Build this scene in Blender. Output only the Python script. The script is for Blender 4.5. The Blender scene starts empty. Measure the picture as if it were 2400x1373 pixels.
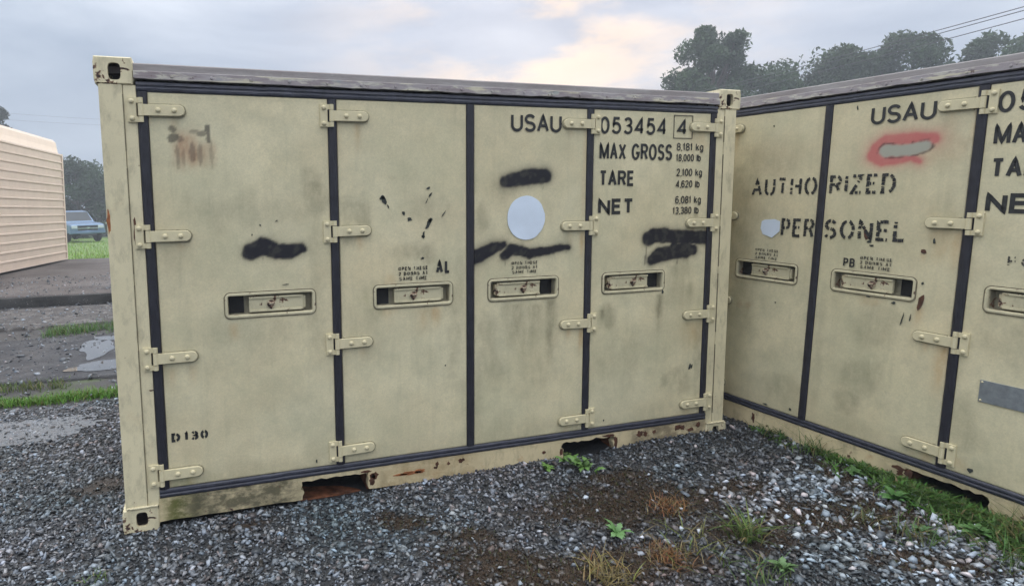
import bpy, bmesh, math, random
import numpy as np
from mathutils import Matrix, Vector
random.seed(4); RNG = np.random.default_rng(11)
SC = bpy.context.scene
COL = SC.collection
pi = math.pi

# ------------------------------------------------------------------ camera
cam = bpy.data.cameras.new('camera'); cam.sensor_width = 36.0
cam.lens = 36.0 * 1485.5 / 2400.0
cam.shift_x = 231.5 / 2400.0; cam.shift_y = -49.6 / 2400.0
cam.clip_start = 0.05; cam.clip_end = 3000
camo = bpy.data.objects.new('camera', cam); COL.objects.link(camo)
cr, cu, cf = (0.9501, -0.3119, -0.0114), (0.0459, 0.1036, 0.9936), (0.3087, 0.9445, -0.1127)
m = Matrix([[cr[i], cu[i], -cf[i], 0] for i in range(3)] + [[0, 0, 0, 1]])
m.translation = (0.4361, -3.1511, 1.5685)
camo.matrix_world = m
SC.camera = camo

# ------------------------------------------------------------------ sky, sun, exposure
SUN_EL, SUN_AZ = math.radians(13.0), math.radians(30.0)      # azimuth from +y towards +x
sd = Vector((math.sin(SUN_AZ) * math.cos(SUN_EL), math.cos(SUN_AZ) * math.cos(SUN_EL), math.sin(SUN_EL)))
GLOC = (6.5, 0.3, 2.2)
world = bpy.data.worlds.new('World'); SC.world = world; world.use_nodes = True
nt = world.node_tree; nt.nodes.clear()
def wn(t, **k):
    n = nt.nodes.new(t)
    for a, b in k.items(): setattr(n, a, b)
    return n
def wmath(op, a, b=None, c=None):
    n = wn('ShaderNodeMath', operation=op)
    for i, v in enumerate((a, b, c)):
        if v is None: continue
        if isinstance(v, (int, float)): n.inputs[i].default_value = v
        else: nt.links.new(v, n.inputs[i])
    return n.outputs[0]
tc = wn('ShaderNodeTexCoord')
sky = wn('ShaderNodeTexSky', sky_type='NISHITA', sun_disc=False, sun_elevation=SUN_EL, sun_rotation=SUN_AZ,
         air_density=1.0, dust_density=1.0, ozone_density=1.5)
sep = wn('ShaderNodeSeparateXYZ'); nt.links.new(tc.outputs['Generated'], sep.inputs[0])
elev = wmath('MAXIMUM', sep.outputs[2], 0.0)
mp = wn('ShaderNodeMapping'); mp.inputs['Scale'].default_value = (1.0, 1.0, 3.6); mp.inputs['Location'].default_value = (5.2, 1.7, 0.2)
nt.links.new(tc.outputs['Generated'], mp.inputs[0])
cl = wn('ShaderNodeTexNoise'); cl.inputs['Scale'].default_value = 2.6; cl.inputs['Detail'].default_value = 7; cl.inputs['Roughness'].default_value = 0.55
cl.inputs['Distortion'].default_value = 0.4
nt.links.new(mp.outputs[0], cl.inputs['Vector'])
cmap = wn('ShaderNodeMapRange'); cmap.inputs[1].default_value = 0.33; cmap.inputs[2].default_value = 0.68
cmap.inputs[3].default_value = 0.0; cmap.inputs[4].default_value = 1.0; nt.links.new(cl.outputs[0], cmap.inputs[0])
cmix = wn('ShaderNodeMix', data_type='RGBA')
cmix.inputs[6].default_value = (3.9, 4.5, 5.4, 1); cmix.inputs[7].default_value = (7.0, 7.3, 7.8, 1)
nt.links.new(cmap.outputs[0], cmix.inputs[0])
grad = wmath('MULTIPLY_ADD', wmath('POWER', elev, 1.8), 3.7, 0.46)                # overcast: brighter overhead than at the horizon
hmix = wn('ShaderNodeMix', data_type='RGBA', blend_type='MIX')       # bluer air low down, neutral cloud overhead
hmix.inputs[6].default_value = (0.84, 1.0, 1.22, 1); hmix.inputs[7].default_value = (1.06, 1.0, 0.92, 1)
nt.links.new(wmath('MINIMUM', wmath('MULTIPLY', elev, 2.0), 1.0), hmix.inputs[0])
hm2 = wn('ShaderNodeVectorMath', operation='MULTIPLY'); nt.links.new(cmix.outputs[2], hm2.inputs[0]); nt.links.new(hmix.outputs[2], hm2.inputs[1])
cgr = wn('ShaderNodeVectorMath', operation='SCALE'); nt.links.new(hm2.outputs[0], cgr.inputs[0]); nt.links.new(grad, cgr.inputs[3])
# thin cloud lit from behind by the low sun
dot = wn('ShaderNodeVectorMath', operation='DOT_PRODUCT'); dot.inputs[1].default_value = sd
nt.links.new(tc.outputs['Generated'], dot.inputs[0])
ang = wmath('MAXIMUM', dot.outputs['Value'], 0.0)
mp2 = wn('ShaderNodeMapping'); mp2.inputs['Scale'].default_value = (1.0, 1.0, 2.8); mp2.inputs['Location'].default_value = GLOC
nt.links.new(tc.outputs['Generated'], mp2.inputs[0])
cl2 = wn('ShaderNodeTexNoise'); cl2.inputs['Scale'].default_value = 5.0; cl2.inputs['Detail'].default_value = 6; cl2.inputs['Roughness'].default_value = 0.55
nt.links.new(mp2.outputs[0], cl2.inputs['Vector'])
cm2 = wn('ShaderNodeMapRange'); cm2.interpolation_type = 'SMOOTHSTEP'; cm2.inputs[1].default_value = 0.40; cm2.inputs[2].default_value = 0.62; nt.links.new(cl2.outputs[0], cm2.inputs[0])
gl = wmath('MULTIPLY', wmath('POWER', ang, 36.0), wmath('MULTIPLY_ADD', cm2.outputs[0], 1.35, 0.05))
gl2 = wmath('MULTIPLY', wmath('POWER', ang, 8.0), 0.09)
gs = wn('ShaderNodeVectorMath', operation='SCALE'); gs.inputs[0].default_value = (3.3, 1.7, 0.0); nt.links.new(gl, gs.inputs[3])
gs2 = wn('ShaderNodeVectorMath', operation='SCALE'); gs2.inputs[0].default_value = (5.0, 2.4, 2.6); nt.links.new(gl2, gs2.inputs[3])
ad = wn('ShaderNodeVectorMath', operation='ADD'); nt.links.new(gs.outputs[0], ad.inputs[0]); nt.links.new(gs2.outputs[0], ad.inputs[1])
ad2 = wn('ShaderNodeVectorMath', operation='ADD'); nt.links.new(cgr.outputs[0], ad2.inputs[0]); nt.links.new(ad.outputs[0], ad2.inputs[1])
fin = wn('ShaderNodeMix', data_type='RGBA'); fin.inputs[0].default_value = 0.975
nt.links.new(sky.outputs[0], fin.inputs[6]); nt.links.new(ad2.outputs[0], fin.inputs[7])
bg = wn('ShaderNodeBackground'); bg.inputs[1].default_value = 0.1; nt.links.new(fin.outputs[2], bg.inputs[0])
wo = wn('ShaderNodeOutputWorld'); nt.links.new(bg.outputs[0], wo.inputs[0])

sun = bpy.data.lights.new('sun', 'SUN'); sun.energy = 0.6; sun.angle = math.radians(18); sun.color = (1.0, 0.86, 0.7)
suno = bpy.data.objects.new('sun', sun); COL.objects.link(suno)
suno.rotation_euler = sd.to_track_quat('Z', 'Y').to_euler()
suno.location = (10, 20, 20)
SC.view_settings.view_transform = 'Standard'; SC.view_settings.look = 'None'
SC.view_settings.gamma = 1.0; SC.view_settings.exposure = 0.58
try: SC.view_settings.use_curve_mapping = False
except Exception: pass
SC.render.engine = 'CYCLES'
SC.cycles.use_denoising = True
SC.cycles.max_bounces = 5; SC.cycles.diffuse_bounces = 3; SC.cycles.glossy_bounces = 2; SC.cycles.transmission_bounces = 2; SC.cycles.volume_bounces = 0
SC.cycles.adaptive_threshold = 0.02

# ------------------------------------------------------------------ materials
class NT:
    def __init__(s, name):
        s.m = bpy.data.materials.new(name); s.m.use_nodes = True; s.t = s.m.node_tree
        s.b = s.t.nodes['Principled BSDF']; s._co = None
    def n(s, t, **k):
        x = s.t.nodes.new(t)
        for a, b in k.items(): setattr(x, a, b)
        return x
    def put(s, sock, v):
        if v is None: return
        if hasattr(v, 'is_output') or isinstance(v, bpy.types.NodeSocket): s.t.links.new(v, sock)
        elif isinstance(v, (tuple, list)) and len(v) == 3 and sock.type == 'RGBA': sock.default_value = (*v, 1)
        else: sock.default_value = v
    def obj(s):
        if s._co is None: s._co = s.n('ShaderNodeTexCoord').outputs['Object']
        return s._co
    def noise(s, scale, detail=4, rough=0.55, sc=(1, 1, 1), loc=(0, 0, 0), dist=0.0, out=0):
        mp = s.n('ShaderNodeMapping'); mp.inputs['Scale'].default_value = sc; mp.inputs['Location'].default_value = loc
        s.put(mp.inputs[0], s.obj())
        x = s.n('ShaderNodeTexNoise'); x.inputs['Scale'].default_value = scale; x.inputs['Detail'].default_value = detail
        x.inputs['Roughness'].default_value = rough; x.inputs['Distortion'].default_value = dist
        s.put(x.inputs['Vector'], mp.outputs[0]); return x.outputs[out]
    def ramp(s, v, a, b, lo=0.0, hi=1.0, smooth=False):
        x = s.n('ShaderNodeMapRange'); x.interpolation_type = 'SMOOTHSTEP' if smooth else 'LINEAR'
        s.put(x.inputs[0], v)
        for i, q in ((1, a), (2, b), (3, lo), (4, hi)): x.inputs[i].default_value = q
        return x.outputs[0]
    def math(s, op, a, b=None, c=None):
        x = s.n('ShaderNodeMath', operation=op)
        for i, v in enumerate((a, b, c)): s.put(x.inputs[i], v)
        return x.outputs[0]
    def mix(s, f, a, b, bt='MIX'):
        x = s.n('ShaderNodeMix', data_type='RGBA', blend_type=bt); x.clamp_result = False
        s.put(x.inputs[0], f); s.put(x.inputs[6], a); s.put(x.inputs[7], b); return x.outputs[2]
    def attr(s, name):
        x = s.n('ShaderNodeAttribute'); x.attribute_name = name
        q = s.n('ShaderNodeSeparateColor'); s.put(q.inputs[0], x.outputs['Color'])
        return x.outputs['Color'], q.outputs[0], q.outputs[1], q.outputs[2], x.outputs['Alpha']
    def bump(s, h, strength=0.3, dist=0.01, normal=None):
        x = s.n('ShaderNodeBump'); x.inputs['Strength'].default_value = strength; x.inputs['Distance'].default_value = dist
        s.put(x.inputs['Height'], h); s.put(x.inputs['Normal'], normal); return x.outputs[0]
    def done(s, col, rough=0.6, normal=None, metal=0.0, spec=None):
        s.put(s.b.inputs['Base Color'], col); s.put(s.b.inputs['Roughness'], rough); s.put(s.b.inputs['Metallic'], metal)
        if normal is not None: s.put(s.b.inputs['Normal'], normal)
        if spec is not None: s.put(s.b.inputs['Specular IOR Level'], spec)
        return s.m

SAND, SAND2 = (0.735, 0.66, 0.445), (0.65, 0.60, 0.415)
def m_door(name, seed):
    s = NT(name); L = (seed * 3.7, seed * 1.3, seed * 2.1)
    c = s.mix(s.ramp(s.noise(2.2, 5, 0.6, loc=L), .35, .65), SAND, SAND2)
    c = s.mix(s.ramp(s.noise(9, 6, 0.65, loc=L), .45, .75, 0, .42), c, (0.40, 0.38, 0.26))
    c = s.mix(s.ramp(s.noise(1.4, 4, .6, loc=(L[1], L[2], 4)), .42, .66, 0, .40), c, (0.62, 0.50, 0.30))
    c = s.mix(s.ramp(s.noise(1.9, 5, .6, loc=(3, L[2], L[0])), .48, .70, 0, .45), c, (0.42, 0.42, 0.27))
    sc_ = s.noise(3.0, 8, .75, sc=(14, 1, 1.1), loc=(L[2], 1, L[1]))
    c = s.mix(s.ramp(sc_, .66, .72, 0, .35), c, (0.30, 0.28, 0.19))
    st = s.noise(5.0, 5, .6, sc=(5, 5, .42), loc=L)
    c = s.mix(s.ramp(st, .54, .8, 0, .24), c, (0.33, 0.315, 0.21))
    c = s.mix(s.ramp(s.noise(4.3, 6, .7, loc=(L[2], 4, L[0])), .48, .72, 0, .34), c, (0.38, 0.38, 0.25))
    c = s.mix(s.ramp(s.noise(120, 3, .7, loc=L), .35, .7, 0, .30), c, (0.34, 0.325, 0.23))
    c = s.mix(s.ramp(s.noise(95, 2, .6, loc=L), .58, .75, 0, .22), c, (0.72, 0.69, 0.50))
    _, k, g, r, red = s.attr('paint'); _, pale, alg, brn, _2 = s.attr('paint2')
    nz = s.ramp(s.noise(14, 6, .65, sc=(1.6, 1, .8), loc=L), .3, .68)
    c = s.mix(s.math('MULTIPLY', g, s.math('MULTIPLY_ADD', nz, .75, .32)), c, (0.14, 0.13, 0.08))
    c = s.mix(s.math('MULTIPLY', alg, s.math('MULTIPLY_ADD', nz, .7, .15)), c, (0.13, 0.15, 0.045))
    c = s.mix(s.math('MULTIPLY', r, s.math('MULTIPLY_ADD', nz, .6, .3)), c, (0.50, 0.30, 0.12))
    c = s.mix(s.math('MULTIPLY', brn, s.math('MULTIPLY_ADD', nz, .5, .5)), c, (0.38, 0.22, 0.13))
    c = s.mix(red, c, (0.50, 0.10, 0.11))
    c = s.mix(pale, c, (0.36, 0.36, 0.30))
    c = s.mix(k, c, (0.012, 0.012, 0.018))
    nb = s.bump(s.noise(240, 2, .6, loc=L), .10, .002)
    nb = s.bump(s.noise(3.2, 3, .5, loc=L), .55, .014, nb)
    ro = s.ramp(s.noise(12, 4, .6, loc=L), .3, .7, .5, .72)
    return s.done(c, ro, nb, spec=.35)
def m_paint(name, seed, chip=.62, rusty=0.0, dirt=.3, base=SAND, bands=()):
    """old sand paint on steel with chips down to primer and rust"""
    s = NT(name); L = (seed * 2.7, seed * 4.3, seed * 1.1)
    c = s.mix(s.ramp(s.noise(5, 5, .6, loc=L), .35, .65), base, tuple(v * .88 for v in base))
    c = s.mix(s.ramp(s.noise(230, 2, .6, loc=L), .3, .7, 0, .16), c, (0.30, 0.29, 0.24))
    c = s.mix(s.ramp(s.noise(13, 6, .7, sc=(1.4, 1.4, .6), loc=L), .5, .72, 0, dirt), c, (0.11, 0.105, 0.07))
    if rusty:
        c = s.mix(s.ramp(s.noise(6, 6, .7, loc=(L[1], 3, 1)), .60, .74, 0, rusty), c, (0.36, 0.17, 0.06))
    for (x0, x1, gc, k) in bands:
        sx_ = s.n('ShaderNodeSeparateXYZ'); s.put(sx_.inputs[0], s.obj())
        mk = s.math('MULTIPLY', s.ramp(sx_.outputs[0], x0, x0 + .12, 0, 1, True), s.ramp(sx_.outputs[0], x1 - .15, x1, 1, 0, True))
        mk = s.math('MULTIPLY', mk, s.ramp(s.noise(11, 6, .7, sc=(1, 1, 1.6), loc=(x0 * 9, 1, 2)), .30, .56, 0, k))
        c = s.mix(mk, c, gc)
    ch = s.noise(17, 7, .62, loc=(L[2], 7, L[0]), dist=.6)
    f1 = s.ramp(ch, chip, chip + .012); f2 = s.ramp(ch, chip + .03, chip + .045)
    c = s.mix(f1, c, (0.20, 0.115, 0.075)); c = s.mix(f2, c, (0.045, 0.03, 0.028))
    h = s.math('SUBTRACT', s.math('MULTIPLY', s.noise(120, 3, .6, loc=L), .15), f1)
    nb = s.bump(h, .5, .0015)
    return s.done(c, s.ramp(f1, 0, 1, .58, .85), nb, spec=.35)
def m_rail(name, seed):
    """weathered top rail: grey lavender oxidised coat, peeling to sand and pale primer in long flakes"""
    s = NT(name); L = (seed * 2.2, seed, 3)
    c = s.mix(s.ramp(s.noise(7, 6, .65, sc=(.6, 1, 3), loc=L), .35, .65), (0.37, 0.345, 0.36), (0.24, 0.205, 0.215))
    c = s.mix(s.ramp(s.noise(22, 6, .65, sc=(.5, 1, 2), loc=L), .52, .60, 0, .8), c, (0.52, 0.50, 0.44))
    c = s.mix(s.ramp(s.noise(9, 5, .6, sc=(.4, 1, 4), loc=(seed, 5, 2)), .56, .62, 0, .75), c, (0.60, 0.56, 0.42))
    c = s.mix(s.ramp(s.noise(15, 5, .6, sc=(.6, 1, 2), loc=(4, seed, 2)), .60, .68, 0, .7), c, (0.27, 0.31, 0.32))
    c = s.mix(s.ramp(s.noise(40, 6, .7, sc=(.7, 1, 1), loc=(4, seed, 7)), .62, .68, 0, .85), c, (0.09, 0.055, 0.05))
    z_ = s.n('ShaderNodeSeparateXYZ'); s.put(z_.inputs[0], s.obj())
    up = s.mix(s.ramp(s.noise(6, 6, .65, sc=(.4, 1, 2), loc=L), .4, .62), (0.35, 0.33, 0.33), (0.26, 0.235, 0.235))
    up = s.mix(s.ramp(s.noise(18, 6, .7, sc=(.35, 1, 2), loc=(seed, 2, 9)), .58, .66, 0, .6), up, (0.42, 0.40, 0.40))
    c = s.mix(s.ramp(z_.outputs[2], 2.152, 2.156), c, up)
    nb = s.bump(s.noise(60, 6, .7, sc=(.5, 1, 1.5), loc=L), .5, .003)
    return s.done(c, .75, nb, spec=.3)
def m_plain(name, col, rough=.6, metal=0.0, var=.15, scale=12, bump=0.0, spec=None):
    s = NT(name)
    c = s.mix(s.ramp(s.noise(scale, 5, .6), .3, .7), tuple(v * (1 - var) for v in col), tuple(min(1, v * (1 + var)) for v in col))
    nb = s.bump(s.noise(scale * 4, 4, .6), bump, .004) if bump else None
    return s.done(c, rough, nb, metal, spec)
def m_tint(name, rough=.6, var=.25, scale=60, bump=.2, bd=.003, spec=.4, trans=0.0, sheen=False):
    """colour comes from the mesh's own per-piece tint, broken up by noise"""
    s = NT(name); col = s.attr('tint')[0]
    f = s.ramp(s.noise(scale, 4, .65), .25, .75, 1 - var, 1 + var)
    q = s.n('ShaderNodeVectorMath', operation='SCALE'); s.put(q.inputs[0], col); s.put(q.inputs[3], f)
    nb = s.bump(s.noise(scale * 2, 4, .65), bump, bd) if bump else None
    mt = s.done(q.outputs[0], rough, nb, spec=spec)
    if trans:
        s.put(s.b.inputs['Transmission Weight'], 0.0); s.put(s.b.inputs['Subsurface Weight'], 0.0)
        tr = s.n('ShaderNodeBsdfTranslucent'); s.put(tr.inputs[0], q.outputs[0])
        mx = s.n('ShaderNodeMixShader'); mx.inputs[0].default_value = trans
        s.t.links.new(s.b.outputs[0], mx.inputs[1]); s.t.links.new(tr.outputs[0], mx.inputs[2])
        out = [x for x in s.t.nodes if x.type == 'OUTPUT_MATERIAL'][0]
        s.t.links.new(mx.outputs[0], out.inputs[0])
    return mt

M = {}
for k, sd_ in (('A', 1.0), ('B', 5.0)):
    M['door' + k] = m_door('painted_door_' + k, sd_)
    M['frame' + k] = m_paint('painted_frame_' + k, sd_, .68, .22, .42)
    M['cast' + k] = m_paint('painted_casting_' + k, sd_ + 2, .562, .25, .3)
    M['sill' + k] = m_paint('painted_sill_' + k, sd_ + 3, .66, .6, .45, (0.70, 0.59, 0.37), [(.12, .42, (.10, .11, .025), .95), (.22, .92, (.085, .08, .05), .9), (1.2, 1.9, (.30, .20, .09), .5), (2.8, 3.5, (.14, .11, .075), .75)] if k == 'A' else [(2.2, 3.2, (.2, .18, .12), .5)])
    M['rail' + k] = m_rail('oxidised_rail_' + k, sd_)
M['hinge'] = m_paint('painted_hinge', 8, .76, .05, .15, (0.69, 0.62, 0.41))
M['pad'] = m_paint('grimy_pad', 9, .8, .1, .8, (0.36, 0.33, 0.22))
M['latch'] = m_paint('chipped_latch', 3, .60, .35, .3, (0.61, 0.56, 0.38))
M['rubber'] = m_plain('black_rubber', (0.017, 0.017, 0.026), .5, var=.35, scale=20, bump=.08, spec=.5)
M['rubber_faded'] = m_plain('faded_rubber', (0.034, 0.037, 0.056), .5, var=.35, scale=20, bump=.08, spec=.5)  # horizontal seals: bluish lift of lens flare put into the rubber colour
M['ink'] = m_plain('stencil_ink', (0.020, 0.021, 0.022), .65, var=.5, scale=60)
M['ink_worn'] = m_plain('worn_ink', (0.045, 0.044, 0.038), .7, var=.7, scale=90)
M['black'] = m_plain('dark_recess', (0.012, 0.012, 0.014), .8, var=.3)
M['rust'] = m_plain('rusted_steel', (0.085, 0.035, 0.02), .85, var=.6, scale=25, bump=.6)
M['seam'] = m_plain('dirty_seam', (0.17, 0.15, 0.10), .85, var=.5, scale=20)
M['pocket'] = m_plain('rusty_pocket', (0.17, 0.065, 0.032), .85, var=.7, scale=18, bump=.6)
M['cavity'] = m_plain('casting_inside', (0.16, 0.13, 0.125), .85, var=.5, scale=18)
M['chip'] = m_plain('bare_primer', (0.035, 0.042, 0.038), .7, var=.6, scale=80)
M['sticker'] = m_plain('pale_blue_sticker', (0.66, 0.75, 0.88), .35, var=.07, scale=6)
M['plate'] = m_plain('alloy_plate', (0.30, 0.33, 0.36), .38, metal=.6, var=.2, scale=30)

# ------------------------------------------------------------------ mesh helpers
def link(name, me, mat=None, parent=None):
    o = bpy.data.objects.new(name, me); COL.objects.link(o)
    if mat is not None and me is not None and not me.materials: me.materials.append(mat)
    if parent is not None: o.parent = parent
    return o
def empty(name, mat4=None, loc=None):
    o = bpy.data.objects.new(name, None); COL.objects.link(o); o.empty_display_size = .2
    if mat4 is not None: o.matrix_world = mat4
    if loc is not None: o.location = loc
    return o
def tag(o, label=None, cat=None, group=None, kind=None):
    if label: o['label'] = label
    if cat: o['category'] = cat
    if group: o['group'] = group
    if kind: o['kind'] = kind
    return o
class MB:
    """collects vertices and faces"""
    def __init__(s): s.v = []; s.f = []
    def add(s, vs, fs):
        b = len(s.v); s.v += [tuple(map(float, q)) for q in vs]; s.f += [tuple(b + i for i in f) for f in fs]; return s
    def box(s, x0, x1, y0, y1, z0, z1, ch=0.0):
        if ch <= 0:
            vs = [(x, y, z) for x in (x0, x1) for y in (y0, y1) for z in (z0, z1)]
            return s.add(vs, [(0, 1, 3, 2), (4, 6, 7, 5), (0, 4, 5, 1), (2, 3, 7, 6), (0, 2, 6, 4), (1, 5, 7, 3)])
        bm = bmesh.new(); bmesh.ops.create_cube(bm, size=1)
        for v in bm.verts:
            v.co = Vector(((x0 + x1) / 2 + v.co.x * (x1 - x0), (y0 + y1) / 2 + v.co.y * (y1 - y0), (z0 + z1) / 2 + v.co.z * (z1 - z0)))
        bmesh.ops.bevel(bm, geom=bm.edges[:], offset=ch, segments=2, affect='EDGES', profile=.6)
        bm.verts.index_update()
        s.add([v.co for v in bm.verts], [[v.index for v in f.verts] for f in bm.faces]); bm.free(); return s
    def tube(s, pts, rad, n=8, cap=True):
        P = [Vector(p) for p in pts]; rings = []
        R = rad if isinstance(rad, (list, tuple)) else [rad] * len(P)
        a = None
        for i, p in enumerate(P):
            t = (P[min(i + 1, len(P) - 1)] - P[max(i - 1, 0)]).normalized()
            if a is None: a = t.orthogonal().normalized()
            a = (a - t * a.dot(t)).normalized(); b = t.cross(a)
            rings.append([p + (a * math.cos(2 * pi * k / n) + b * math.sin(2 * pi * k / n)) * R[i] for k in range(n)])
        base = [q for r in rings for q in r]; fs = []
        for i in range(len(P) - 1):
            for k in range(n): fs.append((i * n + k, i * n + (k + 1) % n, (i + 1) * n + (k + 1) % n, (i + 1) * n + k))
        if cap: fs += [tuple(range(n))[::-1], tuple(range((len(P) - 1) * n, len(P) * n))]
        return s.add(base, fs)
    def prism(s, loop, y0, y1, ch=0.0):
        """outline in x,z extruded from y0 (front) to y1, front edge chamfered"""
        n = len(loop); c = np.mean(loop, 0)
        ins = [(c[0] + (p[0] - c[0]) * (1 - ch / max(1e-6, np.hypot(*(np.array(p) - c)))), c[1] + (p[1] - c[1]) * (1 - ch / max(1e-6, np.hypot(*(np.array(p) - c))))) for p in loop]
        vs = [(p[0], y0, p[1]) for p in ins] + [(p[0], y0 + ch, p[1]) for p in loop] + [(p[0], y1, p[1]) for p in loop]
        fs = [tuple(range(n))] + [(k, n + k, n + (k + 1) % n, (k + 1) % n) for k in range(n)] + [(n + k, 2 * n + k, 2 * n + (k + 1) % n, n + (k + 1) % n) for k in range(n)]
        return s.add(vs, fs)
    def loft(s, loops, cap0=False, cap1=False):
        n = len(loops[0]); fs = []
        for i in range(len(loops) - 1):
            for k in range(n): fs.append((i * n + k, i * n + (k + 1) % n, (i + 1) * n + (k + 1) % n, (i + 1) * n + k))
        if cap0: fs.append(tuple(range(n)))
        if cap1: fs.append(tuple(range((len(loops) - 1) * n, len(loops) * n)))
        return s.add([p for l in loops for p in l], fs)
    def dome(s, c, r, hgt, n=10):
        """bolt head: dome pointing to -y"""
        l = []
        for q in (1.0, .92, .62):
            l.append([(c[0] + r * q * math.cos(2 * pi * k / n), c[1] - hgt * math.sqrt(max(0, 1 - q * q)) - (0 if q == 1 else hgt * .25), c[2] + r * q * math.sin(2 * pi * k / n)) for k in range(n)])
        return s.loft(l, False, True)
    def mesh(s, name, mat=None, smooth=False):
        me = bpy.data.meshes.new(name); me.from_pydata(s.v, [], s.f); me.validate()
        bm = bmesh.new(); bm.from_mesh(me); bmesh.ops.recalc_face_normals(bm, faces=bm.faces[:]); bm.to_mesh(me); bm.free()
        if smooth: me.shade_smooth()
        if mat: me.materials.append(mat)
        return me
    def build(s, name, mat, parent=None, smooth=False): return link(name, s.mesh(name, mat, smooth), None, parent)
def np_mesh(name, V, F, tint=None, mat=None, smooth=False):
    """big meshes straight from arrays; F (m,3) or (m,4); tint per vertex (n,3)"""
    me = bpy.data.meshes.new(name); V = np.asarray(V, np.float32); F = np.asarray(F, np.int32); k = F.shape[1]
    me.vertices.add(len(V)); me.vertices.foreach_set('co', V.ravel())
    me.loops.add(F.size); me.loops.foreach_set('vertex_index', F.ravel())
    me.polygons.add(len(F)); me.polygons.foreach_set('loop_start', np.arange(0, F.size, k, dtype=np.int32))
    if smooth: me.polygons.foreach_set('use_smooth', np.ones(len(F), bool))
    me.update(calc_edges=True)
    if tint is not None: put_attr(me, 'tint', tint)
    if mat: me.materials.append(mat)
    return me
def put_attr(me, name, c):
    c = np.asarray(c, np.float32)
    if c.shape[1] == 3: c = np.hstack([c, np.ones((len(c), 1), np.float32)])
    a = me.attributes.new(name, 'FLOAT_COLOR', 'POINT'); a.data.foreach_set('color', c.ravel())
def sstep(a, b, x): t = np.clip((x - a) / (b - a), 0, 1); return t * t * (3 - 2 * t)
def vnoise(x, y, seed=0):
    xi = np.floor(x).astype(np.int64); yi = np.floor(y).astype(np.int64); fx = x - xi; fy = y - yi
    fx = fx * fx * (3 - 2 * fx); fy = fy * fy * (3 - 2 * fy)
    def h(i, j):
        n = (i * 374761393 + j * 668265263 + seed * 974711) & 0x7fffffff
        n = ((n ^ (n >> 13)) * 1274126177) & 0x7fffffff
        return ((n ^ (n >> 16)) & 0xffff) / 65535.0
    return (h(xi, yi) * (1 - fx) + h(xi + 1, yi) * fx) * (1 - fy) + (h(xi, yi + 1) * (1 - fx) + h(xi + 1, yi + 1) * fx) * fy
def fbm(x, y, seed=0, o=4):
    r = 0; a = .5; t = 0
    for k in range(o): r = r + a * vnoise(x * 2 ** k, y * 2 ** k, seed + k); t += a; a *= .5
    return r / t

# ------------------------------------------------------------------ ground heights
def ground_z(x, y):
    x = np.asarray(x, float); y = np.asarray(y, float)
    z = np.interp(y, [-60, 2.0, 9.3, 19, 45, 90, 160, 900], [0, 0, -.20, -.22, -1.04, -2.0, -2.2, -2.2])
    hx = np.interp(x, [0.1, .9, 1.6, 2.3, 3.0, 3.6, 5], [0, .014, .033, .047, .070, .062, .062])
    near = sstep(-3.2, -.1, y) * .75 + .25
    z = z + hx * near * (1 - sstep(1.6, 4, y))
    z = z - .040 * np.exp(-((x - 2.58) / .17) ** 2 - ((y - .0) / .16) ** 2) - .018 * np.exp(-((x - 1.03) / .2) ** 2 - (y / .15) ** 2)
    fine = sstep(25, 8, np.hypot(x, y))
    z = z + (fbm(x * 2.3, y * 2.3, 3) - .5) * .035 * fine * sstep(-.05, -.5, y) + (fbm(x * 1.2, y * 1.2, 5) - .5) * .03 * fine * sstep(2.1, 2.6, y)
    z = z + (fbm(x * .12 + 9, y * .12, 8) - .5) * .10 * sstep(19, 30, y)
    return z
# bare brown soil and moss among the gravel (centre, half axes, turn)
DIRT = [((2.38, -.62), (.52, .19), -.25), ((2.95, -.66), (.26, .10), -.1), ((1.72, -.97), (.44, .17), -.5), ((2.15, -1.06), (.34, .14), -.3),
        ((3.12, -1.02), (.30, .14), -.5), ((3.50, -1.12), (.22, .15), -.4), ((3.25, -1.50), (.30, .10), -.4), ((2.72, -1.02), (.22, .12), -.3),
        ((2.50, -.40), (.16, .10), 0), ((1.30, -.35), (.14, .06), -.3), ((1.50, -.62), (.18, .06), -.4), ((.55, -.12), (.12, .06), 0), ((3.72, -.75), (.2, .2), 0), ((-.2, .6), (.2, .1), .3)]
def dirt_mask(x, y):
    x = np.asarray(x, float); y = np.asarray(y, float)
    d = np.zeros_like(x)
    jx = (fbm(x * 5, y * 5, 21) - .5) * .22; jy = (fbm(x * 5, y * 5, 31) - .5) * .22
    for (c, a, t) in DIRT:
        u = (x + jx - c[0]) * math.cos(t) + (y + jy - c[1]) * math.sin(t); v = -(x + jx - c[0]) * math.sin(t) + (y + jy - c[1]) * math.cos(t)
        d = np.maximum(d, sstep(1.5, .35, np.hypot(u / a[0], v / a[1]) + (fbm(x * 14, y * 14, 37) - .5) * .5))
    return d
def axis(lo, hi, f0, f1, st, grow=1.16):
    a = list(np.arange(f0, f1 + 1e-6, st)); d = st
    while a[-1] < hi: d *= grow; a.append(min(a[-1] + d, hi))
    d = st
    while a[0] > lo: d *= grow; a.insert(0, max(a[0] - d, lo))
    return np.array(a)
gx = axis(-240, 240, -4.5, 4.6, .055); gy = axis(-240, 240, -2.4, 9.6, .06)
X, Y = np.meshgrid(gx, gy); Z = ground_z(X, Y)
nx, ny = len(gx), len(gy)
I = np.arange(nx * ny).reshape(ny, nx)
F = np.stack([I[:-1, :-1].ravel(), I[:-1, 1:].ravel(), I[1:, 1:].ravel(), I[1:, :-1].ravel()], 1)
dm = dirt_mask(X, Y); nz = fbm(X * 4, Y * 4, 41)[..., None]
tint = np.array([.030, .032, .037]) * (.6 + .8 * nz)
tint = tint * (1 - dm[..., None]) + np.array([.040, .028, .020]) * (.5 + nz) * dm[..., None]
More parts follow.
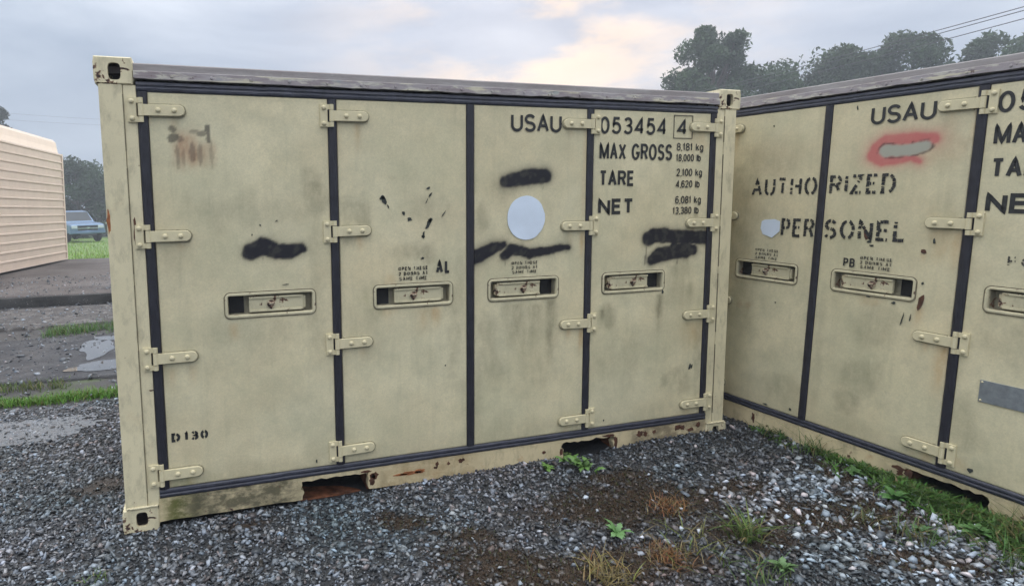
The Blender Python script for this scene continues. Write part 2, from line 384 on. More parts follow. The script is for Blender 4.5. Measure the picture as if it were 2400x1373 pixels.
mud = (sstep(2.25, 2.5, Y) * (1 - sstep(9.3, 9.5, Y)))[..., None]
tint = tint * (1 - mud) + np.array([.034, .031, .031]) * (.5 + nz) * mud
mossy = (sstep(.45, .62, fbm(X * 1.6, Y * 1.6, 57)) * sstep(2.4, 2.6, Y) * (1 - sstep(3.1, 3.4, Y)))[..., None]
tint = tint * (1 - mossy) + np.array([.055, .075, .03]) * mossy
far = sstep(18.2, 18.8, Y + (fbm(X * .7, Y * .7, 3) - .5) * .8)[..., None]
tint = tint * (1 - far) + (np.array([.13, .21, .045]) * (.65 + .7 * fbm(X * .9, Y * .9, 77)[..., None])) * far
M['ground'] = m_tint('wet_soil', .55, .45, 55, .7, .006, spec=.4)
go = link('ground', np_mesh('ground', np.stack([X, Y, Z], -1).reshape(-1, 3), F, tint.reshape(-1, 3), M['ground'], True))
tag(go, kind='structure')

# ------------------------------------------------------------------ containers
W, H = 3.589, 2.211
GL, GB, GT, GW, HS = .170, .153, .102, .045, .0225
U1 = 1.056; UC = W / 2; U3 = W - U1
DEP = 2.0
V0, V1 = GB + GW, H - GT - GW
DOORS = [(GL + GW, U1 - HS), (U1 + HS, UC - HS), (UC + HS, U3 - HS), (U3 + HS, W - GL - GW)]
LATCH = [.728, 1.469, W - 1.471, W - .740]
LV = 1.068; LW, LH = .220, .0625
HV = [1.982, 1.412, .842, .272]
HINGES = [(.130, 1), (.995, 1), (W - .995, -1), (W - .130, -1)]

# -- lettering: a plain single-stroke grotesque
def arc(cx, cy, rx, ry, a0, a1, n=14): return [(cx + rx * math.cos(math.radians(a0 + (a1 - a0) * i / n)), cy + ry * math.sin(math.radians(a0 + (a1 - a0) * i / n))) for i in range(n + 1)]
ell = lambda cx, cy, rx, ry: arc(cx, cy, rx, ry, 90, 450, 24)
GLY = {
 'U': (.66, [[(0, 1), (0, .33)] + arc(.5, .33, .5, .33, 180, 360)[1:-1] + [(1, .33), (1, 1)]]),
 'S': (.64, [arc(.5, .755, .46, .245, 22, 270) + arc(.5, .255, .5, .255, 90, -158)[1:]]),
 'A': (.68, [[(0, 0), (.5, 1), (1, 0)], [(.19, .34), (.81, .34)]]),
 '0': (.58, [ell(.5, .5, .5, .5)]), 'O': (.72, [ell(.5, .5, .5, .5)]),
 '1': (.36, [[(.05, .74), (.62, 1), (.62, 0)]]),
 '2': (.58, [arc(.5, .72, .48, .28, 168, -22) + [(0, 0), (1, 0)]]),
 '3': (.58, [arc(.5, .755, .44, .245, 155, -90) + arc(.5, .265, .5, .265, 90, -155)[1:]]),
 '4': (.60, [[(.78, 0), (.78, 1), (0, .26), (1, .26)]]),
 '5': (.58, [[(.92, 1), (.2, 1), (.1, .5)] + arc(.47, .33, .53, .33, 135, -155)]),
 '6': (.58, [arc(.5, .7, .48, .30, 25, 180) + [(0, .5), (0, .3)], ell(.5, .31, .5, .31)]),
 '8': (.58, [ell(.5, .765, .43, .235), ell(.5, .265, .5, .265)]),
 'M': (.82, [[(0, 0), (0, 1), (.5, .1), (1, 1), (1, 0)]]), 'X': (.66, [[(0, 0), (1, 1)], [(0, 1), (1, 0)]]),
 'G': (.74, [arc(.5, .5, .5, .5, 38, 330, 22) + [(.98, .42), (.56, .42)]]),
 'R': (.66, [[(0, 0), (0, 1), (.6, 1)] + arc(.6, .755, .38, .245, 90, -90) + [(0, .51)], [(.56, .51), (1, 0)]]),
 'P': (.62, [[(0, 0), (0, 1), (.6, 1)] + arc(.6, .74, .4, .26, 90, -90) + [(0, .48)]]),
 'B': (.66, [[(.6, .53), (0, .53), (0, 1), (.58, 1)] + arc(.58, .765, .36, .235, 90, -90), [(0, .53), (0, 0), (.58, 0)] + arc(.58, .265, .42, .265, -90, 90)]),
 'D': (.68, [[(0, 0), (0, 1), (.4, 1)] + arc(.4, .5, .6, .5, 90, -90, 18) + [(0, 0)]]),
 'T': (.60, [[(0, 1), (1, 1)], [(.5, 1), (.5, 0)]]), 'E': (.58, [[(1, 1), (0, 1), (0, 0), (1, 0)], [(0, .52), (.9, .52)]]),
 'F': (.56, [[(1, 1), (0, 1), (0, 0)], [(0, .52), (.85, .52)]]),
 'N': (.68, [[(0, 0), (0, 1), (1, 0), (1, 1)]]), 'L': (.54, [[(0, 1), (0, 0), (1, 0)]]),
 'H': (.66, [[(0, 0), (0, 1)], [(1, 0), (1, 1)], [(0, .52), (1, .52)]]), 'I': (.17, [[(.5, 0), (.5, 1)]]),
 'Z': (.62, [[(0, 1), (1, 1), (0, 0), (1, 0)]]),
 'k': (.50, [[(0, 0), (0, 1)], [(0, .28), (.9, .72)], [(.36, .46), (1, 0)]]), 'l': (.16, [[(.5, 0), (.5, 1)]]),
 'b': (.54, [[(0, 0), (0, 1)], ell(.5, .36, .5, .36)]),
 'g': (.54, [ell(.5, .36, .5, .36), [(1, .72), (1, -.06)] + arc(.5, -.06, .5, .2, 0, -150, 8)]),
 ',': (.16, [[(.6, .06), (.3, -.16)]]), '.': (.16, [[(.5, 0), (.5, .06)]]), ' ': (.34, [])}
def lettering(name, text, u0, u1, v0, v1, t, y, parent, mat, stencil=0.0, wear=0.0, slant=0.0, seed=1, gap=.16):
    """flat painted writing in the plane y, from u0..u1, v0..v1, stroke width t (metres)"""
    h = v1 - v0; wt = sum(GLY[c][0] for c in text) + gap * (len(text) - 1)
    sx = (u1 - u0) / wt; mb = MB(); x = u0; k = 0; rg = random.Random(seed)
    def flush():
        nonlocal mb
        if mb.f:
            me = bpy.data.meshes.new(name); me.from_pydata(mb.v, [], mb.f); me.materials.append(mat); link(name, me, None, parent)
        mb = MB()
    for c in text:
        wg, strokes = GLY[c]; gw = wg * sx
        if c == ' ': flush()
        for st in strokes:
            pts = [(x + t / 2 + p[0] * max(gw - t, .001), v0 + t / 2 + p[1] * (h - t), p[0], p[1]) for p in st]
            res = [pts[0]]                                    # resample finely
            for a, b in zip(pts, pts[1:]):
                d = math.hypot(b[0] - a[0], b[1] - a[1]); n = max(1, int(d / (h * .07)))
                res += [tuple(a[i] + (b[i] - a[i]) * j / n for i in range(4)) for j in range(1, n + 1)]
            n = len(res); closed = math.hypot(res[0][0] - res[-1][0], res[0][1] - res[-1][1]) < 1e-6
            L, R_ = [], []
            for i in range(n):
                a = res[i - 1] if i else (res[n - 2] if closed else res[0]); b = res[i + 1] if i < n - 1 else (res[1] if closed else res[-1])
                d1 = Vector((res[i][0] - a[0], res[i][1] - a[1])); d2 = Vector((b[0] - res[i][0], b[1] - res[i][1]))
                if d1.length < 1e-9: d1 = d2
                if d2.length < 1e-9: d2 = d1
                d1.normalize(); d2.normalize(); tn = d1 + d2
                tn = d1 if tn.length < 1e-3 else tn.normalized()
                nr = Vector((-tn.y, tn.x)); sc = min(1.9, 1 / max(.3, abs(nr.dot(Vector((-d1.y, d1.x)))))) * t / 2
                px, pv = res[i][0], res[i][1]
                ex = 0
                L.append((px + nr.x * sc, pv + nr.y * sc)); R_.append((px - nr.x * sc, pv - nr.y * sc))
            yy = y - .00015 * (k % 4); k += 1
            for i in range(n - 1):
                mx, my = (res[i][2] + res[i + 1][2]) / 2, (res[i][3] + res[i + 1][3]) / 2
                if stencil and c not in 'IT1LAHN ' and abs(mx - .5) < stencil: continue
                if stencil and c in 'AHN' and abs(my - .5) < stencil * .6 and mx < .5: continue
                if stencil and c in 'TI1' and abs(my - .80) < stencil * .6: continue
                if wear and rg.random() < wear: continue
                q = [L[i], L[i + 1], R_[i + 1], R_[i]]
                if wear: q = [(a + rg.gauss(0, t * .06), b + rg.gauss(0, t * .06)) for a, b in q]
                mb.add([(a, yy, b + slant * (a - u0)) for a, b in q], [(0, 1, 2, 3)])
        x += gw + gap * sx
    flush()

# -- paint masks on the doors
def seg_sd(U, V, p, q, r0, r1):
    d = np.array(q) - np.array(p); L2 = max(1e-9, d @ d)
    t = np.clip(((U - p[0]) * d[0] + (V - p[1]) * d[1]) / L2, 0, 1)
    return np.hypot(U - p[0] - t * d[0], V - p[1] - t * d[1]) - (r0 + (r1 - r0) * t)
def spray(U, V, chain, soft=.008, halo=.03, hal=.3, seed=3, jit=.006, grow=.006):
    s = np.full(U.shape, 9.0)
    for (p, r0), (q, r1) in chain: s = np.minimum(s, seg_sd(U, V, p, q, r0, r1))
    s = s - grow + (fbm(U * 45, V * 45, seed) - .5) * 2 * jit
    m = sstep(soft, -soft, s) * (.955 + .045 * sstep(.3, .5, fbm(U * 30, V * 30, seed + 5)))
    return np.maximum(m, hal * np.exp(-np.clip(s, 0, 9) / halo * 2.0) * (s > -soft))
def links(*pr): return list(zip(pr, pr[1:])) if len(pr) > 1 else [(pr[0], pr[0])]
def blob(U, V, c, a, seed=1, jit=.5):
    r = np.hypot((U - c[0]) / a[0], (V - c[1]) / a[1]) + (fbm(U * 14, V * 14, seed) - .5) * jit * 2
    return sstep(1.1, .25, r)
def blob2(U, V, c, a, seed=1, jit=.3):
    r = np.hypot((U - c[0]) / a[0], (V - c[1]) / a[1]) + (fbm(U * 40, V * 40, seed) - .5) * jit * 2
    return sstep(1.05, .7, r)
def streak(U, V, u, v_top, w, ln, seed=1):
    uu = U + (fbm(V * 6, U * 0 + seed, seed) - .5) * .02
    return np.exp(-((uu - u) / w) ** 2) * sstep(v_top + .01, v_top - .02, V) * sstep(v_top - ln, v_top - ln * .25, V)

def paint_A(i, U, V, P1, P2):
    K, G, R, RED = P1; PALE, ALG, BRN = P2
    if i == 0:
        K[:] = spray(U, V, links(((.637, 1.325), .036), ((.700, 1.352), .040), ((.762, 1.326), .036), ((.825, 1.322), .033), ((.885, 1.335), .022)), .009, .028, .35)
        for c, a, k in [((.313, 1.902), (.020, .017), .75), ((.318, 1.862), (.022, .022), .8), ((.335, 1.858), (.03, .014), .5), ((.468, 1.902), (.014, .022), .85), ((.470, 1.872), (.012, .028), .8), ((.440, 1.885), (.03, .016), .7), ((.41, 1.893), (.03, .012), .5), ((.395, 1.805), (.016, .055), .5), ((.430, 1.79), (.012, .05), .45), ((.33, 1.78), (.01, .06), .45), ((.48, 1.79), (.009, .06), .35), ((.355, 1.78), (.008, .05), .3)]:
            K[:] = np.maximum(K, k * .85 * blob2(U, V, c, (a[0] * 1.05, a[1] * 1.05), 5, .5))
        BRN[:] = .9 * blob(U, V, (.392, 1.80), (.115, .115), 8, .35) * (.35 + .65 * sstep(.35, .6, fbm(U * 30, V * 5, 2)))
        for c, a, k in [((.97, 1.60), (.09, .14), .55), ((.93, 1.69), (.06, .08), .3), ((.66, 1.53), (.4, .14), .22), ((.60, .90), (.34, .22), .22), ((.95, 1.1), (.07, .5), .25), ((.29, 1.3), (.07, .2), .2)]:
            G[:] = np.maximum(G, k * blob(U, V, c, a, 9))
        ALG[:] = np.maximum(.5 * blob(U, V, (.27, .215), (.10, .06), 4), .15 * blob(U, V, (.5, .21), (.5, .04), 4))
        R[:] = .6 * streak(U, V, .55, .985, .022, .12, 3)
        for u, v in [(.25, .79), (.35, .80)]: R[:] = np.maximum(R, .3 * streak(U, V, u, v, .02, .14, 2))
    if i == 1:
        for c, a, k in [((1.16, 1.50), (.12, .12), .5), ((1.13, 1.43), (.06, .10), .4), ((1.53, 1.28), (.10, .06), .6), ((1.45, 1.30), (.14, .05), .4), ((1.58, 1.5), (.2, .1), .25), ((1.73, 1.1), (.05, .5), .22), ((1.70, .86), (.06, .3), .3), ((1.2, .9), (.12, .3), .18)]:
            G[:] = np.maximum(G, k * blob(U, V, c, a, 12))
        R[:] = np.maximum(.9 * streak(U, V, 1.592, 1.0, .026, .15, 3), .35 * streak(U, V, 1.53, 1.0, .05, .2, 5))
        R[:] = np.maximum(R, .35 * blob(U, V, (1.33, 1.06), (.06, .2), 5))
        ALG[:] = .25 * blob(U, V, (1.25, 1.05), (.12, .12), 6)
    if i == 2:
        K[:] = spray(U, V, links(((2.000, 1.660), .030), ((2.06, 1.672), .038), ((2.150, 1.688), .043), ((2.245, 1.692), .038)), .011, .035, .5, 6)
        k2 = spray(U, V, links(((1.800, 1.240), .030), ((1.83, 1.258), .038), ((1.93, 1.300), .030), ((1.992, 1.318), .017)), .010, .04, .5, 7)
        k3 = spray(U, V, links(((1.995, 1.255), .024), ((2.04, 1.290), .028), ((2.10, 1.280), .027), ((2.15, 1.262), .026), ((2.21, 1.272), .023), ((2.26, 1.272), .022), ((2.34, 1.288), .015), ((2.398, 1.290), .014)), .009, .03, .42, 8)
        K[:] = np.maximum(K, np.maximum(k2, k3))
        for u, vt, w, ln, k in [(2.07, .99, .05, .34, .6), (2.18, .98, .07, .42, .5), (2.285, 1.0, .035, .55, .75), (2.02, 1.0, .04, .3, .35), (2.33, .98, .02, .4, .35), (2.12, .95, .03, .5, .4)]:
            G[:] = np.maximum(G, k * streak(U, V, u, vt, w, ln, int(u * 50)))
        for c, a, k in [((1.86, 1.46), (.06, .14), .45), ((1.89, .80), (.07, .2), .35), ((1.95, .62), (.1, .12), .3), ((2.27, .6), (.16, .16), .2), ((2.0, 1.6), (.1, .1), .25), ((1.84, .5), (.04, .5), .25)]:
            G[:] = np.maximum(G, k * blob(U, V, c, a, 15))
        R[:] = np.maximum(.7 * streak(U, V, 2.488, 1.385, .016, .2, 4), .7 * streak(U, V, 2.490, .82, .016, .2, 5))
        R[:] = np.maximum(R, .3 * streak(U, V, 2.495, 1.95, .012, .9, 6))
    if i == 3:
        k1 = spray(U, V, links(((2.945, 1.322), .040), ((2.99, 1.342), .040), ((3.06, 1.338), .045), ((3.10, 1.332), .036), ((3.17, 1.328), .040), ((3.25, 1.326), .036), ((3.30, 1.320), .038), ((3.38, 1.316), .038)), .009, .035, .45, 9)
        k2 = spray(U, V, links(((2.975, 1.195), .030), ((3.03, 1.222), .045), ((3.10, 1.232), .040), ((3.15, 1.240), .044), ((3.22, 1.245), .048), ((3.275, 1.245), .030)), .010, .035, .5, 10)
        k3 = spray(U, V, links(((3.13, 1.27), .02), ((3.14, 1.29), .02)), .01, .03, .2)
        K[:] = np.maximum(np.maximum(k1, k2), k3)
        for u, vt, w, ln, k in [(3.045, .99, .03, .30, .7), (3.15, 1.16, .05, .34, .45), (3.20, 1.1, .03, .3, .4), (2.64, .92, .02, .14, .8), (3.26, 1.05, .04, .2, .35), (3.04, .93, .012, .22, .7), (3.29, 1.47, .02, .08, .6)]:
            G[:] = np.maximum(G, k * streak(U, V, u, vt, w, ln, int(u * 50)))
        for c, a, k in [((3.22, .43), (.13, .10), .35), ((3.11, .43), (.06, .06), .4), ((2.68, .87), (.06, .1), .4), ((2.75, .6), (.2, .2), .2), ((3.34, .6), (.04, .4), .35), ((3.2, 1.12), (.12, .1), .3)]:
            G[:] = np.maximum(G, k * blob(U, V, c, a, 18))
        R[:] = np.maximum(.5 * streak(U, V, 3.30, .80, .07, .22, 4), .45 * streak(U, V, 3.24, 2.02, .02, .3, 5))
        R[:] = np.maximum(R, .35 * blob(U, V, (3.30, 1.9), (.06, .09), 3))
def paint_B(i, U, V, P1, P2):
    K, G, R, RED = P1; PALE, ALG, BRN = P2
    if i == 1:
        for c, a, k in [((1.25, 1.4), (.2, .5), .35), ((1.3, .9), (.2, .3), .3), ((1.6, .35), (.25, .12), .3), ((1.5, 1.8), (.3, .15), .18)]:
            G[:] = np.maximum(G, k * blob(U, V, c, a, 22))
        BRN[:] = .35 * np.maximum(blob(U, V, (1.30, .83), (.03, .03), 3), blob(U, V, (1.36, .83), (.03, .03), 4))
        BRN[:] = np.maximum(BRN, .12 * blob(U, V, (1.5, 1.8), (.3, .2), 4))
    if i == 2:
        ring = spray(U, V, links(((2.06, 1.760), .030), ((2.075, 1.80), .034), ((2.12, 1.835), .034), ((2.24, 1.842), .030), ((2.345, 1.835), .026)), .016, .05, .5, 13)
        ring = np.maximum(ring, spray(U, V, links(((2.06, 1.765), .03), ((2.10, 1.735), .028), ((2.17, 1.735), .022), ((2.25, 1.742), .016), ((2.29, 1.725), .012)), .014, .04, .5, 14))
        RED[:] = .85 * ring
        BRN[:] = .30 * blob(U, V, (2.40, 1.80), (.14, .12), 6)
        inn = links(((2.125, 1.787), .034), ((2.20, 1.783), .030), ((2.27, 1.79), .030), ((2.31, 1.80), .027))
        PALE[:] = spray(U, V, inn, .008, .01, 0, 15, .006, 0)
        inn2 = links(((2.120, 1.787), .041), ((2.20, 1.783), .037), ((2.27, 1.79), .036), ((2.318, 1.803), .033))
        K[:] = .8 * np.clip(spray(U, V, inn2, .006, .01, 0, 16, .008, 0) - spray(U, V, inn, .006, .01, 0, 15, .004, 0), 0, 1) * sstep(.35, .55, fbm(U * 22, V * 22, 4))
        R[:] = np.maximum(.6 * streak(U, V, 2.490, 1.385, .025, .25, 4), .7 * streak(U, V, 2.485, .82, .035, .35, 5))
        R[:] = np.maximum(R, np.maximum(.6 * streak(U, V, 2.360, .99, .022, .14, 6), .5 * streak(U, V, 2.355, 1.26, .012, .06, 7)))
        R[:] = np.maximum(R, .6 * streak(U, V, 2.475, .26, .03, .12, 7)); R[:] = np.maximum(R, .3 * blob(U, V, (2.12, .98), (.08, .05), 2))
        R[:] = np.maximum(R, .3 * blob(U, V, (2.43, 1.35), (.08, .16), 2))
        for c, a, k in [((2.1, .55), (.16, .14), .35), ((2.05, .38), (.1, .1), .4), ((2.15, .85), (.14, .2), .3), ((2.45, 1.45), (.05, .2), .2), ((1.86, .6), (.04, .6), .2)]:
            G[:] = np.maximum(G, k * blob(U, V, c, a, 25))
    if i == 3:
        for c, a, k in [((2.62, .4), (.1, .3), .3), ((2.75, .9), (.2, .2), .25)]: G[:] = np.maximum(G, k * blob(U, V, c, a, 28))
        R[:] = .3 * blob(U, V, (2.6, .25), (.06, .05), 3)

def door_mesh(name, i, painter, mat, step):
    u0, u1 = DOORS[i]; hx, hv = .208, .052; c = LATCH[i]
    def ax(a, b, h0, h1):
        return np.concatenate([[a, a + .003], np.linspace(a + .006, h0, max(2, int((h0 - a) / step))), np.linspace(h0, h1, max(2, int((h1 - h0) / step)))[1:-1], np.linspace(h1, b - .006, max(2, int((b - h1) / step))), [b - .003, b]])
    us, vs = ax(u0, u1, c - hx, c + hx), ax(V0, V1, LV - hv, LV + hv)
    U, V = np.meshgrid(us, vs); e = np.minimum(np.minimum(U - u0, u1 - U), np.minimum(V - V0, V1 - V))
    Yd = .004 + .004 * (1 - np.clip(e / .006, 0, 1)) ** 2 + (fbm(U * 2.2, V * 2.2, i + 60) - .5) * .008 * sstep(0, .1, e)
    n, q = len(us), len(vs); I = np.arange(n * q).reshape(q, n)
    F = np.stack([I[:-1, :-1], I[:-1, 1:], I[1:, 1:], I[1:, :-1]], -1).reshape(-1, 4)
    mu = (us[:-1] + us[1:]) / 2; mv = (vs[:-1] + vs[1:]) / 2; MU, MV = np.meshgrid(mu, mv)
    F = F[~((abs(MU - c) < hx) & (abs(MV - LV) < hv)).ravel()]
    Vt = np.stack([U, Yd, V], -1).reshape(-1, 3)
    b = np.concatenate([I[0, :], I[1:, -1], I[-1, -2::-1], I[-2:0:-1, 0]]); sk = Vt[b].copy(); sk[:, 1] = .05; k0 = len(Vt)
    Vt = np.vstack([Vt, sk]); kk = len(b); j = np.arange(kk)
    F = np.vstack([F, np.stack([b[j], k0 + j, k0 + (j + 1) % kk, b[(j + 1) % kk]], 1)])
    P1 = [np.zeros_like(U) for _ in range(4)]; P2 = [np.zeros_like(U) for _ in range(3)]
    painter(i, U, V, P1, P2)
    drips = {('A', 3): [(2.935, 1.29, .0035, .13), (2.925, 1.22, .003, .07), (3.16, 1.20, .006, .05)], ('A', 2): [(2.23, 1.65, .004, .04), (2.385, 1.28, .005, .03), (2.0, 1.24, .004, .05)], ('A', 0): [(.70, 1.31, .004, .03)]}
    for (du, dv, dw, dl) in drips.get((mat.name[-1], i), []): P1[0][:] = np.maximum(P1[0], .75 * np.exp(-((U - du) / dw) ** 2) * sstep(dv + .01, dv, V) * sstep(dv - dl, dv - dl * .6, V))
    for (hu, hs_) in HINGES:                                  # run-off below the straps
        for hv_ in HV:
            for off, kk_ in ((.10, .5), (.205, .35)):
                uu = hu + hs_ * off
                if u0 < uu < u1:
                    sd2 = int(uu * 97 + hv_ * 31); rr2 = random.Random(sd2)
                    P1[1][:] = np.maximum(P1[1], kk_ * rr2.uniform(.2, .9) * streak(U, V, uu, hv_ - .02, .010 + .01 * rr2.random(), rr2.uniform(.06, .22), sd2 % 40))
                    P1[2][:] = np.maximum(P1[2], rr2.choice((0, .25, .5)) * streak(U, V, uu - hs_ * .02, hv_ - .02, .016, rr2.uniform(.06, .2), sd2 % 30))
    G = P1[1]; lc = np.maximum(.20 * sstep(.05, 0, e) * fbm(U * 9, V * 9, 70), .38 * sstep(.16, 0, V - V0 + (fbm(U * 5, V * 2, 71) - .5) * .2) * fbm(U * 7, V * 7, 72)); G[:] = np.maximum(G, lc)
    a1 = np.stack(P1, -1).reshape(-1, 4); a2 = np.stack(P2 + [np.ones_like(U)], -1).reshape(-1, 4)
    me = np_mesh(name, Vt, F, None, mat, False)
    put_attr(me, 'paint', np.vstack([np.clip(a1, 0, 1), np.zeros((kk, 4))])); put_attr(me, 'paint2', np.vstack([np.clip(a2, 0, 1), np.zeros((kk, 4))]))
    return me

def rrect(hw, hh, r, n=5, cx=0, cz=0):
    l = []
    for (sx, sz, a) in ((1, 1, 0), (-1, 1, 90), (-1, -1, 180), (1, -1, 270)):
        for k in range(n + 1):
            t = math.radians(a + 90 * k / n); l.append((cx + sx * (hw - r) + r * math.cos(t), cz + sz * (hh - r) + r * math.sin(t)))
    return l
def at_y(l, y): return [(p[0], y, p[1]) for p in l]

# shared small meshes
def hinge_meshes(s):
    fx = lambda mb: [setattr(mb, 'v', [(x * s, y, z) for x, y, z in mb.v]), mb][1]
    b = MB(); b.prism([(0, -.054), (.060, -.054), (.060, -.030), (.036, -.030), (.036, .030), (.060, .030), (.060, .054), (0, .054)][::1], -.006, .010, .0)
    for z0, z1 in ((-.054, -.030), (.030, .054)): b.tube([(.056, -.008, z0), (.056, -.008, z1)], .0105, 10)
    st = MB(); tip = [(.242 - .025 + .025 * math.cos(t), .025 * math.sin(t)) for t in np.linspace(-pi / 2, pi / 2, 9)]
    st.prism([(.060, -.025)] + tip + [(.060, .025)], -.014, -.003, .003)
    st.tube([(.056, -.009, -.027), (.056, -.009, .027)], .012, 10)
    tip2 = [(.217 + .031 * math.cos(t), .031 * math.sin(t)) for t in np.linspace(-pi / 2, pi / 2, 9)]
    d = MB(); d.prism([(.092, -.031)] + tip2 + [(.092, .031)], -.003, .006, .001)
    bo = MB(); bo.dome((0, 0, 0), .0115, .009)
    return [fx(q).mesh(nm, M['hinge'] if nm != 'backing_pad' else M['pad']) for q, nm in ((b, 'bracket'), (st, 'strap'), (d, 'backing_pad'))] + [bo.mesh('bolt', M['hinge'], True)]
HM = {1: hinge_meshes(1), -1: hinge_meshes(-1)}
def latch_meshes(s):
    fx = lambda mb: [setattr(mb, 'v', [(x * s, y, z) for x, y, z in mb.v]), mb][1]
    fr = MB(); fr.loft([at_y(rrect(LW, LH, .026), .006), at_y(rrect(LW - .001, LH - .001, .026), .0015), at_y(rrect(LW - .004, LH - .004, .023), -.0015), at_y(rrect(.207, .050, .012), -.0015), at_y(rrect(.204, .047, .008), .003), at_y(rrect(.203, .046, .006), .014)])
    def hollow(): return MB().loft([at_y(rrect(LW + .004, LH + .004, .029), .008), at_y(rrect(LW + .0032, LH + .0032, .029), .0008), at_y(rrect(LW - .004, LH - .004, .024), .0008)])
    pan = MB(); pan.loft([at_y(rrect(.203, .046, .006), .0141), at_y(rrect(.200, .044, .004), .052)], False, True)
    hd = MB(); hd.box(-.105, .160, .012, .030, -.037, .037, .004)
    hd.box(-.105, .150, .006, .014, .027, .038, .003); hd.box(-.105, .150, .006, .014, -.038, -.027, .003)
    hd.box(.148, .172, .018, .048, -.030, .030, .003)
    lk = MB(); lk.tube([(0, .013, 0), (0, .003, 0)], .019, 12); lk.tube([(-.013, .0, .003), (.013, .0, .003)], .006, 8); lk.prism([(-.018, -.004), (.018, -.004), (0, -.030)], .006, .013, .001)
    return [fx(fr).mesh('latch_frame', M['latch']), fx(hollow()).mesh('latch_gasket', M['seam']), fx(pan).mesh('recess', M['latch_in']), fx(MB().box(-.199, -.128, .044, .0515, -.043, .043)).mesh('latch_opening', M['black']), fx(hd).mesh('paddle_handle', M['latch']), fx(lk).mesh('lock', M['latch_lock'])]  # black plate at the recess end paints in the darkness of a void
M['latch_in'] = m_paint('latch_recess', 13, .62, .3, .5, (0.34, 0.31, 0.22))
M['latch_lock'] = m_paint('latch_lock', 17, .52, .6, .4, (0.55, 0.48, 0.35))
LM = {1: latch_meshes(1), -1: latch_meshes(-1)}

def casting_mesh(name, mat, sx, sz):
    """hollow corner casting: apertures in front, outer side and top/bottom; origin at its inner lower front corner"""
    w, h, d = .162, .118, .178; mb = MB()
    N = 24
    def sq(hw, hh, n=N):
        l = []
        for k in range(n):
            t = 2 * pi * (k + .5) / n; c, s_ = math.cos(t), math.sin(t); q = 1 / max(abs(c) / hw, abs(s_) / hh); l.append((c * q, s_ * q))
        return l
    def ov(hw, hh, n=N):
        l = []
        for k in range(n):
            t = 2 * pi * (k + .5) / n; c, s_ = math.cos(t), math.sin(t); e = .55
            l.append((hw * math.copysign(abs(c) ** e, c), hh * math.copysign(abs(s_) ** e, s_)))
        return l
    cx, cz = w / 2, h / 2
    L = lambda l, y, ox=0, oz=0: [(cx + p[0] + ox, y, cz + p[1] + oz) for p in l]
    hole = ov(.026, .037)
    mb.loft([L(sq(w / 2, h / 2), d), L(sq(w / 2, h / 2), .006), L(sq(w / 2 - .005, h / 2 - .005), 0), L(hole, .001, -.004 * sx, -.004 * sz), L(hole, .022, -.004 * sx, -.004 * sz)])
    mb.loft([L(sq(w / 2 - .001, h / 2 - .001), d)], True)
    inner = MB(); inner.loft([L(sq(w / 2 - .018, h / 2 - .012), .0225), L(sq(w / 2 - .018, h / 2 - .012), d - .02)], False, True)
    return mb.mesh(name, mat), inner.mesh('casting_cavity', M['cavity'])

def sweep_gasket(name, p, q, parent, wid=GW, flip=0):
    """rubber seal: double bead strip between two points in the x,z plane"""
    gv_ = -.0033 if abs(p[0] - q[0]) < .01 else .0005
    prof = [(-.5, .012), (-.48, .003), (-.34, -.002), (-.16, -.003), (-.05, gv_), (.05, gv_), (.16, -.003), (.34, -.002), (.48, .003), (.5, .012)]
    d = Vector((q[0] - p[0], 0, q[1] - p[1])); L = d.length; d.normalize(); nrm = Vector((-d.z, 0, d.x))
    K = max(2, int(L / .06)); rg = random.Random(int(L * 1e4) + int(p[0] * 100)); loops = []
    for k in range(K + 1):
        b = Vector((p[0], 0, p[1])) + d * (L * k / K); w = rg.gauss(0, .0006) if 0 < k < K else 0
        loops.append([tuple(b + nrm * (a * wid + w) + Vector((0, y + rg.gauss(0, .0004), 0))) for a, y in prof])
    mb = MB(); n = len(prof)
    fs = [(i * n + k, i * n + k + 1, (i + 1) * n + k + 1, (i + 1) * n + k) for i in range(K) for k in range(n - 1)]
    mb.add([v for l in loops for v in l], fs)
    return mb.build(name, M['rubber'] if abs(p[0] - q[0]) < .01 else M['rubber_faded'], parent)

